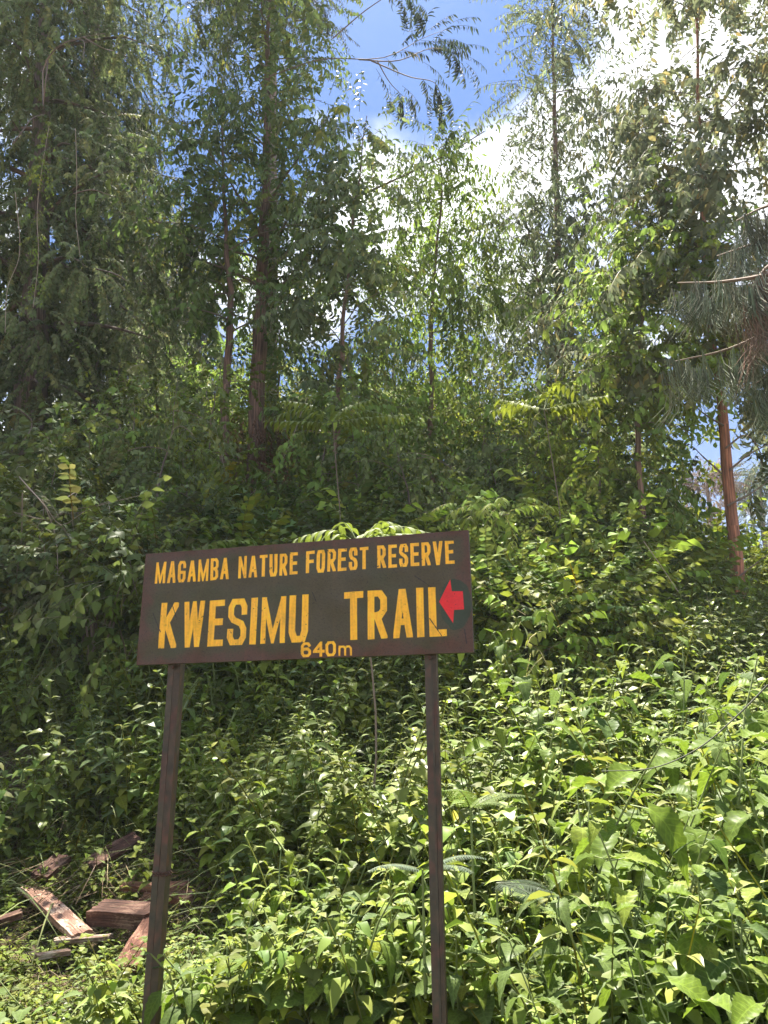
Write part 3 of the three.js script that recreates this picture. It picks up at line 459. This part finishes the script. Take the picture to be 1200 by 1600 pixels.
  function word(text, x0, x1, ya, yb, lw, rel = {}) { // letters share the width, wide and narrow ones weighted
    const wOf = (c) => rel[c] ?? ({ M: 1.3, W: 1.35, I: .42, A: 1.08, N: 1.05, V: 1.08 }[c] ?? 1), gap = .24, total = [...text].reduce((a, c) => a + wOf(c), 0) + gap * (text.length - 1); let x = x0;
    for (const c of text) { const w = (x1 - x0) * wOf(c) / total; letter(c, x, x + w, ya + (R() - .5) * .006, yb + (R() - .5) * .006, lw); x += w + (x1 - x0) * gap / total; }
  }
  word('MAGAMBA', .0385, .281, .088, .284, 21); word('NATURE', .310, .498, .086, .283, 21); word('FOREST', .523, .712, .080, .278, 21); word('RESERVE', .737, .958, .079, .277, 21);
  for (const [c, a, b] of [['K', .066, .1245], ['W', .141, .209], ['E', .2235, .273], ['S', .2845, .345], ['I', .353, .379], ['M', .389, .465], ['U', .475, .5345], ['T', .6398, .697], ['R', .7095, .765], ['A', .7815, .836], ['I', .8475, .870], ['L', .882, .930]]) letter(c, a, b, .463, .865, c === 'S' ? 38 : 42);
  for (const [c, a, b] of [['6', .5135, .5442], ['4', .5496, .584], ['0', .5867, .6174]]) letter(c, a, b, .866, .990, 17); letter('m', .6244, .6635, .905, .989, 15);
  g.fillStyle = '#0f0'; g.beginPath(); for (let k = 0; k <= 48; k++) { const a = k / 48 * 6.2832, q = 1 + .10 * noise(Math.cos(a) * 2, Math.sin(a) * 2, 5) + .04 * noise(Math.cos(a) * 9, Math.sin(a) * 9, 7); g.lineTo(.957 * PX + Math.cos(a) * .0435 * PX * q, .61 * PY + Math.sin(a) * .208 * PY * q); } g.fill();   // the green ground the arrow was repainted on
  g.fillStyle = '#00f'; g.beginPath(); [[.9113, .5865], [.9443, .4058], [.9475, .5044], [.9777, .5094], [.9792, .6571], [.9516, .6579], [.9481, .7654]].forEach(([u, v], k) => k ? g.lineTo(u * PX, v * PY) : g.moveTo(u * PX, v * PY)); g.fill();
  for (const [c, a, b] of [['L', .882, .930]]) letter(c, a, b, .463, .865, 42);
  // old tape-like scratch marks
  const px = g.getImageData(0, 0, PX, PY).data;
  const face = dataTex(PX, PY, (u, v, o) => {
    const i = ((PY - 1 - Math.round(v * PY - .0)) * PX + Math.round(u * PX)) * 4, y = 1 - v, ed = Math.min(u * 2.9, (1 - u) * 2.9, y, (1 - y));
    const n = fbm(u * 14, y * 5, 1.1, 5), f = noise(u * 160, y * 56, 2.2), sp = noise(u * 420, y * 150, 5.5), r = sstep(.11 - ed + n * .17 + .03 * f, -.03, .1), gr = sstep(fbm(u * 5, y * 3, 8.8, 4), -.12, .35);
    let A = [lerp(.272, .24, gr), lerp(.24, .248, gr), lerp(.128, .125, gr)]; A = A.map((a, k) => lerp(a, [.305, .195, .12][k], r) + f * .018 + n * .03);
    const run = Math.pow(Math.max(0, noise(u * 60, y * 2.5, 3.3)), 2) * .12; A[0] += run * .6; A[1] += run * .25; A[2] += run * .2;
    if (sp > .47) A = A.map((a, k) => lerp(a, [.12, .07, .05][k], .8));
    const w = [px[i] / 255, px[i + 1] / 255, px[i + 2] / 255], chip = sstep(fbm(u * 70, y * 26, 7.7, 4) + .25 * sp, .40, .46);
    if (w[1] > 0) A = A.map((a, k) => lerp(a, [.14, .21, .115][k] + f * .02, w[1] * .8));
    if (w[0] > 0) A = A.map((a, k) => lerp(a, lerp([.98, .72, .14][k] * (1 + .16 * n + .06 * f + .10 * noise(u * 200, y * 7, 4.4)), [.25, .14, .07][k], chip), w[0]));
    if (w[2] > 0) A = A.map((a, k) => lerp(a, lerp([.86, .10, .10][k] * (1 + .12 * n + .05 * f), [.2, .06, .05][k], chip), w[2]));
    // hairline scratches
    for (const [x0, y0s, x1, y1s] of [[.845, .36, .89, .46], [.884, .72, .915, .86], [.978, .82, .982, .93], [.04, .55, .07, .72], [.10, .47, .118, .6], [.545, .45, .557, .53]]) { const dx = x1 - x0, dy = y1s - y0s, q = clamp(((u - x0) * dx + (y - y0s) * dy) / (dx * dx + dy * dy), 0, 1), ds = Math.hypot((u - x0 - q * dx) * 2.9, y - y0s - q * dy) + .002 * f; if (ds < .0035) A = [.09, .05, .045]; }
    o[0] = A[0]; o[1] = A[1]; o[2] = A[2];
  }, true, false);
  const faceRough = dataTex(512, 256, (u, v, o) => grey(o, .58 + .35 * fbm(u * 12, v * 6, 2, 5)), false);
  const faceMat = new THREE.MeshStandardMaterial({ map: face, roughnessMap: faceRough, roughness: .95, bumpMap: rustBump.clone(), bumpScale: .0008 }); faceMat.bumpMap.repeat.set(5, 2); faceMat.bumpMap.needsUpdate = true;
  const board = new THREE.BoxGeometry(W, H, .022, 24, 8, 1); // a slightly bowed sheet with folded edges
  { const P = board.attributes.position; for (let k = 0; k < P.count; k++) { const x = P.getX(k) / W, y = P.getY(k) / H; P.setZ(k, P.getZ(k) + .004 * Math.sin(x * 7) * Math.cos(y * 3) + .0025 * noise(x * 9, y * 5)); } board.computeVertexNormals(); }
  const bm = part(t, 'board', board, [M.rust, M.rust, M.rust, M.rust, faceMat, M.rust]); bm.position.set(0, y0, 0);
  // posts: two angle irons welded to a box, the seam a real groove
  const inv = (p) => { const q = p.clone().sub(foot).applyAxisAngle(UP, -yaw); return q; };
  const post = (top, bottom, w, seam, d) => {
    const a = inv(top), b = inv(bottom), pg = thing2(t, 'post'); pg.position.set(a.x, 0, -.011 - d / 2 - .004);
    const yTop = y0 + H * .38, yBot = -.5, h = yTop - yBot, s = seam - w / 2, gr = .0022, L = (x0, x1, dp) => { const sh = new THREE.Shape(); sh.moveTo(x0, -dp / 2); sh.lineTo(x1, -dp / 2); sh.lineTo(x1, dp / 2); sh.lineTo(x0, dp / 2); sh.closePath(); const e = new THREE.ExtrudeGeometry(sh, { depth: h, bevelEnabled: true, bevelSize: .0018, bevelThickness: .001, bevelSegments: 2, steps: 24 }); e.rotateX(-Math.PI / 2); e.translate(0, yBot, 0); const P = e.attributes.position; for (let k = 0; k < P.count; k++) { const y = P.getY(k); P.setX(k, P.getX(k) + .0025 * noise(y * 1.3, x0 * 9) + .0008 * noise(y * 9, x0 * 40)); P.setZ(k, P.getZ(k) + .001 * noise(y * 7, x1 * 40, 2)); } e.computeVertexNormals(); return e; };
    part(pg, 'angle_iron', L(-w / 2, s - gr, d), M.rust); part(pg, 'angle_iron', L(s + gr, w / 2, d - .002), M.rustB); part(pg, 'weld_seam', L(s - gr, s + gr, d - .012), M.seam);
    return pg;
  };
  function thing2(p, n) { const o = new THREE.Group(); o.name = n; p.add(o); return o; }
  const pl = post(at(281, 1037, 2.92), at(240, 1600, 2.92), .045, .021, .034), pr = post(at(673, 1025, 2.66), at(690, 1600, 2.66), .037, .026, .028);
  // rusty wire twisted round the left post
  const wy = inv(at(250, 1363, 2.92)).y, loop = []; for (let k = 0; k <= 72; k++) { const a = k / 72 * Math.PI * 4, c = Math.cos(a), s = Math.sin(a), m = Math.max(Math.abs(c) / .0255, Math.abs(s) / .0205); loop.push(V(pl.position.x + c / m, wy + (k < 36 ? .004 : -.004) + .003 * Math.sin(k * 1.9), pl.position.z + s / m)); }
  part(t, 'tie_wire', tube(loop, taper(72, .0028, .0028), 6, .3, 2), M.wire);
  for (const p of [pl, pr]) { const b = new THREE.CylinderGeometry(.006, .0065, .006, 6); b.rotateX(Math.PI / 2); part(t, 'bolt', b, M.wire).position.set(p.position.x, y0 - H / 2 - .012, p.position.z + .028); }
}

// ------------------------------------------------------------------ old boards on the trampled ground
{
  const wood = (r, g, b) => { const m = new THREE.MeshStandardMaterial({ color: C(r, g, b), map: woodMap, bumpMap: woodBump, bumpScale: .006, roughness: .95 }); return m; };
  const pale = wood(.85, .66, .56), red = wood(.48, .29, .22), dark = wood(.25, .16, .125), greyW = wood(.55, .5, .44);
  const plank = (a, b, w, th, mat, label, liftA = .06, liftB = .06, roll = 0) => {
    const A = onGround(a[0], a[1], liftA + .05), B = onGround(b[0], b[1], liftB + .05), ax = B.clone().sub(A), L = ax.length(), c = A.clone().lerp(B, .5), n = groundNormal(c.x, c.z).applyAxisAngle(ax.clone().normalize(), roll);
    const t = thing('old_board', c, label, 'board'), g = new THREE.BoxGeometry(w *= .88, th, L, 6, 2, 24), P = g.attributes.position, U = g.attributes.uv, sd = L * 7 + w * 30;
    for (let k = 0; k < P.count; k++) { let x = P.getX(k), y = P.getY(k), z = P.getZ(k); U.setXY(k, x / .3 + y / .3 + sd, z / .6 + sd); const e = Math.abs(z) > L * .49; z += e ? .02 * noise(x * 40, sd) + .01 * noise(x * 90, sd) : 0; x *= 1 + .10 * noise(z * 5, sd, Math.sign(x)) + .05 * noise(z * 22, sd, Math.sign(x)); y += .006 * noise(x * 20, z * 6, sd) + .012 * noise(z * 2.2, sd); P.setXYZ(k, x, y, z); }
    g.computeVertexNormals(); const m = part(t, 'plank', g, mat); m.quaternion.setFromRotationMatrix(basis(ax, n));
    const R = rng(Math.round(sd * 10)); if (L > .4) for (let q = 0; q < 3; q++) { const nail = new THREE.CylinderGeometry(.005, .005, .006, 6); const h = part(m, 'nail', nail, M.wire); h.position.set((R() - .5) * w * .5, th / 2 + .004, (q - 1) * L * .42); }
  };
  plank([46, 1386], [128, 1462], .115, .03, pale, 'pale worn plank with flaking paint lying slantwise, nearest the left edge of the photo');
  plank([150, 1428], [240, 1432], .17, .075, dark, 'thick dark brown beam end lying level just left of the left post', .09, .09);
  plank([246, 1432], [196, 1512], .12, .028, red, 'reddish plank running down towards the camera behind the left post', .09, .05);
  plank([192, 1385], [292, 1384], .06, .03, red, 'narrow reddish board lying level behind the left post, upper of the pile', .08, .08);
  plank([60, 1372], [98, 1340], .13, .03, dark, 'dark red-brown board half hidden in leaves above the pale plank', .09, .09);
  plank([138, 1352], [214, 1308], .12, .025, dark, 'weathered dark board slanting up under the leaves, farthest of the boards', .1, .1);
  plank([86, 1471], [172, 1462], .05, .02, greyW, 'narrow grey board under the lower end of the pale plank', .05, .05);
  plank([224, 1402], [300, 1400], .10, .03, red, 'short brown board crossing behind the left post below the narrow one', .06, .06);
  plank([-14, 1442], [32, 1426], .07, .03, dark, 'dark board stub at the left edge of the photo', .08, .08);
  plank([56, 1494], [108, 1487], .05, .02, greyW, 'grey splinter of board lowest of the pile at left', .05, .05);
}

// ------------------------------------------------------------------ herbs one could pick, leaf by leaf
const heroCols = [[.14, .215, .03], [.18, .27, .03], [.095, .16, .035], [.25, .32, .045], [.15, .22, .06], [.29, .36, .03]];
const heroMats = heroCols.map(c => leafMat({ color: C(...c), map: leafMap, bumpMap: leafBump, bumpScale: .0009, vertexColors: false, clearcoat: .14, clearcoatRoughness: .36, specularIntensity: .2 }));
const brownLeaf = leafMat({ color: C(.22, .13, .06), map: leafMap, vertexColors: false, transmission: .25, clearcoat: 0 }), yellowLeaf = leafMat({ color: C(.42, .34, .06), map: leafMap, bumpMap: leafBump, bumpScale: .0007, vertexColors: false }), redLeaf = leafMat({ color: C(.38, .09, .06), map: leafMap, vertexColors: false });
const heroLeaves = [
  leaf(.115, .072, { rows: 16, teeth: .075, heart: .42, wide: .27, droop: .22, fold: .16 }), leaf(.115, .066, { rows: 16, teeth: .08, heart: .38, wide: .28, droop: .75, fold: .34, twist: .3 }), leaf(.12, .078, { rows: 16, teeth: .07, heart: .5, wide: .25, droop: .35, fold: .42, twist: -.35 }), leaf(.11, .062, { rows: 14, teeth: .07, heart: .35, wide: .3, droop: 1.0, fold: .2, twist: .2 })];
const heartLeaves = [leaf(.12, .10, { rows: 12, heart: .62, wide: .22, droop: .3, fold: .2 }), leaf(.12, .105, { rows: 12, heart: .66, wide: .24, droop: .55, fold: .1, twist: .2 })];
const ovalLeaves = [leaf(.10, .052, { rows: 10, wide: .4, droop: .35, fold: .25 }), leaf(.10, .046, { rows: 10, wide: .42, droop: .7, fold: .15, twist: .2 })];
function herb(seed, name, { h, nodes, leaves, size, mats, lean = .25, start = .2 }) {
  const R = rng(seed), t = new THREE.Group(); t.name = name; const a0 = R() * 6.28, pts = [];
  for (let k = 0; k <= 6; k++) { const q = k / 6; pts.push(V(Math.cos(a0) * lean * h * q * q + .012 * Math.sin(k * 2 + seed), h * q - .06 * (k === 0), Math.sin(a0) * lean * h * q * q)); }
  const stem = tube(pts, taper(6, .0055, .0025), 6); const cv = new THREE.CatmullRomCurve3(pts), ms = [stem];
  const lv = [];
  for (let k = 0; k < nodes; k++) {
    const q = lerp(start, 1, k / (nodes - 1)), p = cv.getPoint(q), a = a0 + k * Math.PI / 2 + (R() - .5) * .6, sz = size * (q > .95 ? .42 : q > .82 ? .7 : 1) * (.75 + R() * .5);
    for (const sd of [0, Math.PI]) { if (R() < .1) continue; const aa = a + sd + (R() - .5) * .5, dir = V(Math.cos(aa), .35 + (R() - .5) * .5 + (q > .9 ? .5 : 0), Math.sin(aa)).normalize(), pl = .045 * sz * (q > .9 ? .4 : 1), e = p.clone().addScaledVector(dir, pl); ms.push(tube([p, e], [.0018, .0014], 4)); lv.push([e, dir.add(V(0, -.28, 0)), V((R() - .5) * .6, 1, (R() - .5) * .6), sz, R() < .012 ? yellowLeaf : R() < .014 ? brownLeaf : mats[(R() * mats.length) | 0]]); }
  }
  part(t, 'stem', mergeGeometries(ms), M.stem);
  for (const [p, d, u, sz, m] of lv) { const l = part(t, 'leaf', leaves[(R() * leaves.length) | 0], m); l.position.copy(p); l.quaternion.setFromRotationMatrix(basis(d, u)); l.scale.setScalar(sz); }
  return t;
}
const [mA, mB, mC, mD, mE, mF] = heroMats;
const herbs = {
  tall: [1, 2, 3, 4, 5, 6].map(k => herb(400 + k, 'serrated_herb', { h: .72 + .06 * k, nodes: 9, leaves: heroLeaves, size: 1.0 + .07 * k, mats: [[mA, mB], [mB, mD], [mC, mA], [mE, mA], [mB, mA], [mD, mE]][k - 1] })),
  mid: [1, 2, 3, 4, 5, 6].map(k => herb(420 + k, 'leafy_herb', { h: .36 + .04 * k, nodes: 7, leaves: k % 2 ? heroLeaves : [...heroLeaves, ...ovalLeaves], size: .68 + .05 * k, mats: [[mB, mD], [mD, mF], [mA, mB], [mE, mB], [mC, mA], [mD, mB]][k - 1], lean: .35 })),
  heart: [1, 2, 3, 4].map(k => herb(440 + k, 'heart_leaved_vine', { h: .32 + .05 * k, nodes: 6, leaves: heartLeaves, size: .72 + .07 * k, mats: [[mB, mA], [mC, mA], [mF, mD], [mE, mB]][k - 1], lean: .6 })),
};
{
  const R = rng(91), zones = [
    [.5, 2.1, 1.95, 3.4, 92, 'tall', 'tall serrated-leaved herb in the thick stand right of the right post, at the bottom', 'serrated herbs right of the right post', .84],
    [-.75, .34, 2.78, 3.8, 60, 'mid', 'pale sunlit leafy herb at the bottom between the two posts', 'sunlit herbs between the posts', 1],
    [-.8, .9, 3.5, 4.9, 44, 'mid', 'leafy herb on the bank seen between the posts under the board', 'herbs under the board', 1.25],
    [-2.2, -1.0, 2.4, 3.4, 26, 'heart', 'low heart-leaved trailing plant in the lower left corner', 'heart-leaved plants at lower left', .8],
    [.7, 3.3, 3.3, 5.6, 60, 'tall', 'tall yellow-green sunlit herb on the bank right of the sign', 'sunlit herbs on the right bank', 1.15],
    [-3.1, -1.1, 4.9, 6.6, 26, 'mid', 'herb in deep shade on the left bank behind the boards', 'shaded herbs on the left bank', 1.3],
    [.45, 1.4, 2.6, 3.6, 18, 'heart', 'heart-leaved vine among the herbs just right of the right post', 'heart-leaved vines by the right post', 1],
  ];
  for (const [x0, x1, d0, d1, n, kind, label, group, s] of zones) for (let k = 0; k < n; k++) {
    let x, d, tries = 0; do { x = lerp(x0, x1, R()); d = lerp(d0, d1, R()); } while (tries++ < 20 && (Math.abs(x) > .56 * d + .25 || TRAMPLED(x, d) > .3 || HOLLOW(x, d) > .5 || roomFor(x, d) < .2 || !clearFront(x, d)));
    const src = herbs[kind][(R() * herbs[kind].length) | 0], o = src.clone(); o.name = numbered(src.name); o.position.set(x, ground(x, -d), -d); o.rotation.y = R() * 6.28; o.rotation.x = .12 + (R() - .5) * .3; o.rotation.z = (R() - .5) * .3; o.scale.setScalar(Math.min(s * (.8 + R() * .4), roomFor(x, d) / .5)); tag(o, label, 'herb', group); scene.add(o);
  }
  // the big-leaved plant beside the right post
  const p = onGround(742, 1440, .15), big = herb(460, 'big_leaved_plant', { h: .3, nodes: 4, leaves: heartLeaves, size: 1.25, mats: [mC, mA], lean: .2, start: .4 }); big.name = numbered(big.name); big.position.copy(p); tag(big, 'dark plant with large heart-shaped leaves low beside the right post', 'plant');
  const rl = part(big, 'leaf', ovalLeaves[0], redLeaf, 'small withered red leaf'); rl.position.set(.02, .16, .12); rl.rotation.set(.4, .6, .2); scene.add(big);
}
// ------------------------------------------------------------------ ferns
{
  const frond = (seed, L, n) => { const R = rng(seed), mb = new MB(), pts = []; for (let k = 0; k <= 8; k++) { const q = k / 8; pts.push(V(0, .25 * L * Math.sin(q * 1.9) - .12 * L * q * q, L * q)); } mb.add(tube(pts, taper(8, .003, .001), 4), ID, C(.9, .8, .5)); const cv = new THREE.CatmullRomCurve3(pts), pin = leaf(.03, .011, { rows: 2, droop: .1, fold: .1 });
    for (let k = 0; k < n; k++) { const q = .1 + .9 * k / n, p = cv.getPoint(q), T = cv.getTangent(q), pl = L * .26 * Math.sin(Math.PI * Math.pow(1 - q, .8) * .75 + .15) * (1 - .3 * q) + .01; for (const sd of [-1, 1]) { const d = V(sd, -.18, .25).normalize(), m = Math.max(3, Math.round(pl / .011)); for (let j = 0; j < m; j++) { const f = (j + .5) / m, c = p.clone().addScaledVector(d, pl * f); for (const s2 of [-1, 1]) { const dd = T.clone().multiplyScalar(s2).addScaledVector(d, .5); mb.add(pin, basis(dd, UP).scale(V(1, 1, 1).multiplyScalar((1 - .65 * f) * (.5 + pl * 4))).setPosition(c), jit(R, [1, 1, 1], .15)); } } } }
    return mb.geo(); };
  const fr = [frond(1, .42, 22), frond(2, .36, 20)];
  const fern = (px, py, d, label, col, spec, s = 1) => { const b = at(px, py, d); const y = ground(b.x, b.z); b.y = Math.max(b.y - .12, y); const t = thing('fern', b, label, 'fern'), mat = leafMat({ color: C(...col), clearcoat: .3 }); for (const [yaw, pitch, k] of spec) { const m = part(t, 'frond', fr[k], mat); m.rotation.set(pitch, yaw, 0, 'YXZ'); m.scale.setScalar(s); m.position.y = .1; } const st = tube([V(0, -.3, 0), V(0, .1, 0)], [.006, .004], 5); part(t, 'stalk', st, M.stem); };
  fern(660, 1350, 3.0, 'silvery grey-green fern frond crossing behind the right post', [.2, .27, .17], [[1.45, -.05, 0], [1.0, .1, 1], [-1.3, .1, 1]], .55);
  fern(735, 1255, 3.3, 'light green fern right of the right post, highest of the ferns', [.17, .24, .05], [[1.3, -.05, 0], [.6, .05, 1], [2.2, -.1, 1], [-.4, -.2, 0]], .6);
  fern(775, 1370, 2.9, 'dark fern hanging in the hollow right of the right post, lowest of the ferns', [.07, .11, .045], [[1.2, .35, 0], [.7, .4, 1], [1.9, .3, 1]], .6);
}
{
  const one = (px, py, d, label, spec, col, sz) => { const b = at(px, py, d); const y = ground(b.x, b.z), t = thing('pinnate_sapling', V(b.x, y, b.z), label, 'sapling'), hgt = b.y - y, R = rng(px); part(t, 'stem', tube(curve([V(0, -.1, 0), V(.10, hgt * .45, -.04), V(.04, hgt * .8, 0), V(0, hgt, 0)], 10), taper(10, .008, .004), 5), M.twig);
    const lf = [leaf(.12, .044, { rows: 8, wide: .42, droop: .5, fold: .25 }), leaf(.12, .04, { rows: 8, wide: .4, droop: .8, fold: .15, twist: .2 })], mat = [leafMat({ color: C(...col), map: leafMap, vertexColors: false, clearcoat: .3 }), leafMat({ color: C(...col.map(x => x * .75)), map: leafMap, vertexColors: false, clearcoat: .3 })];
    for (const [yaw, rise, L] of spec) { const dir = V(Math.cos(yaw), 0, -Math.sin(yaw)), P = curve([V(0, hgt, 0), V(0, hgt + rise * .8, 0).addScaledVector(dir, L * .45), V(0, hgt + rise * .55, 0).addScaledVector(dir, L)], 10), fr = part(t, 'frond', tube(P, taper(10, .004, .0015), 4), M.stem), cv = new THREE.CatmullRomCurve3(P), n = Math.round(L / .065);
      for (let k = 1; k <= n; k++) { const q = .12 + .88 * k / n, p = cv.getPoint(q), T = cv.getTangent(q), sd = new THREE.Vector3().crossVectors(T, UP).normalize(); for (const s of [-1, 1]) { const l = part(fr, 'leaflet', lf[(R() * 2) | 0], mat[(R() * 1.5) | 0]); l.position.copy(p); l.quaternion.setFromRotationMatrix(basis(sd.clone().multiplyScalar(s).addScaledVector(T, .55).add(V(0, -.25 + R() * .2, 0)), V((R() - .5) * .3, 1, (R() - .5) * .3))); l.scale.setScalar(sz * (.8 + R() * .4) * (q > .9 ? .7 : 1)); } } } };
  one(560, 850, 4.4, 'sapling with bright arching feather-like leaves showing just above the board', [[.1, .14, .42], [.5, .2, .36], [2.9, .12, .36], [-.3, .05, .36], [2.3, .2, .3], [-1.2, .02, .3]], [.24, .31, .05], 1);
  one(520, 660, 7.6, 'tall light green sapling with layered feather-like leaves in front of the slender trunks', [[.2, .2, .7], [2.9, .25, .7], [1.2, .3, .5], [-.8, .1, .6], [3.8, .15, .6], [-.2, .02, .8], [3.2, 0, .7]], [.27, .34, .05], 1.1);
  one(850, 640, 8.2, 'slim sapling with large sunlit yellow-green leaves in front of the paired brown stems', [[.2, .1, .7], [2.7, .2, .6], [-.5, 0, .7], [3.6, 0, .6], [1, .4, .5], [.4, .5, .5]], [.3, .36, .04], 1.25);
}
// ------------------------------------------------------------------ bare and leafy vines at the left
{
  const R = rng(123);
  const tangle = thing('bare_vine', at(70, 860, 7), 'tangle of bare pale vine stems arching out at the left', 'vine'), b = tangle.position;
  const paths = [[[30, 745], [70, 790], [95, 820], [140, 795], [235, 770]], [[40, 760], [62, 780], [68, 800], [55, 830]], [[60, 835], [100, 800], [150, 790], [190, 775]], [[66, 780], [85, 830], [90, 880], [88, 940]], [[95, 820], [110, 840], [125, 860], [150, 835]], [[35, 770], [33, 850], [26, 900], [20, 980]], [[100, 780], [120, 770], [112, 790], [115, 830]], [[20, 800], [70, 812], [90, 805], [170, 795]], [[60, 835], [70, 860], [62, 900]], [[170, 780], [172, 830], [165, 860]], [[225, 790], [198, 880], [215, 900], [190, 960]], [[200, 860], [215, 930], [240, 960]]];
  paths.forEach((q, k) => part(tangle, 'stem', tube(curve(q.map(([x, y]) => at(x, y, 6.4 + .5 * R()).sub(b)), 14), taper(14, .004 + .002 * R(), .002), 5), k % 3 ? M.twig : M.twigPale));
  const dead = thing('dead_branch', at(90, 80, 8.5), 'bare grey forked branch high in the left trees', 'branch'), c = dead.position;
  [[[68, 165], [70, 100], [95, 70], [130, 58], [165, 52]], [[75, 95], [70, 140], [66, 200]], [[110, 65], [128, 62], [130, 95]], [[130, 58], [160, 75], [180, 80]], [[20, 225], [35, 205], [50, 185], [70, 178]], [[20, 190], [30, 205], [35, 212]], [[115, 303], [145, 297], [180, 308]], [[150, 420], [180, 428], [200, 440]], [[30, 640], [50, 660], [30, 700]]].forEach(q => part(dead, 'limb', tube(curve(q.map(([x, y]) => at(x, y, 8.2 + .4 * R()).sub(c)), 10), taper(10, .011, .003), 6), M.barkGrey));
  const hang = (name, label, pxs, d, leafy, geo, mat, col) => { const a = at(pxs[0][0], pxs[0][1], d), t = thing(name, a, label, 'vine'); const P = curve(pxs.map(([x, y]) => at(x, y, d).sub(a)), 24), dk = name === 'leaning_cane'; part(t, 'stem', tube(P, dk ? taper(24, .003, .0015) : taper(24, .004, .003), 4), dk ? M.cane : M.twigPale); if (leafy) { const cv = new THREE.CatmullRomCurve3(P), list = []; for (let k = 0; k < leafy; k++) { const an = R() * 6.28; list.push([cv.getPoint(R()), V(Math.cos(an), -.4, Math.sin(an)), UP, .35 + R() * .3, jit(R, col, .25, .1)]); } instanced(t, 'foliage', geo, mat, list); } };
  hang('hanging_vine', 'light green leafy vine hanging like a cord down the left trees', [[78, 190], [66, 260], [58, 330], [60, 400], [52, 480]], 7.6, 60, G.creeper, M.foliage, [.2, .28, .05]);
  hang('hanging_vine', 'bare thread-like vine hanging left of the leafy one, at the left edge', [[24, 300], [30, 400], [12, 450], [8, 520]], 7.6, 0);
  hang('hanging_vine', 'bare thin vine hanging beside the dark crown, right of the leafy one', [[118, 200], [120, 290], [118, 330], [125, 400]], 8, 0);
  hang('hanging_vine', 'bare pale vine leaning across the foot of the thinner gum stem', [[320, 605], [340, 680], [350, 730], [360, 770]], 9.5, 0);
  hang('hanging_vine', 'bare pale vine slanting down right from the thickest trunk', [[480, 620], [440, 720], [400, 765], [370, 790]], 9.5, 0);
  hang('leaning_branch', 'pale bare stem leaning over the sunlit herbs on the right bank', [[1005, 845], [1030, 880], [1060, 925]], 6, 0);
  hang('leaning_cane', 'dark thin cane arching over the herbs at the right edge', [[1200, 1070], [1150, 1120], [1090, 1170], [1020, 1200], [940, 1205]], 2.7, 0);
  // brown leaves caught round the foot of the thickest trunk
  const list = [], f = at(402, 700, 11.6); for (let k = 0; k < 130; k++) { const a = R() * 6.28; list.push([f.clone().add(V((R() - .45) * .9, -.9 + R() * 1.5, (R() - .2) * .5)), V(Math.cos(a) * .4, -1, Math.sin(a) * .4), V(0, .2, 1), .5 + R() * .5, jit(R, [.24, .16, .10], .4)]); }
  tag(instanced(scene, 'dead_leaves', G.lanceB, M.dead, list), 'withered brown leaves hanging round the foot of the thickest trunk', 'leaves', null, 'stuff');
}
scene.traverse(o => { if (o.isMesh) { o.castShadow = true; o.receiveShadow = true; } });

renderer.render(scene, camera);
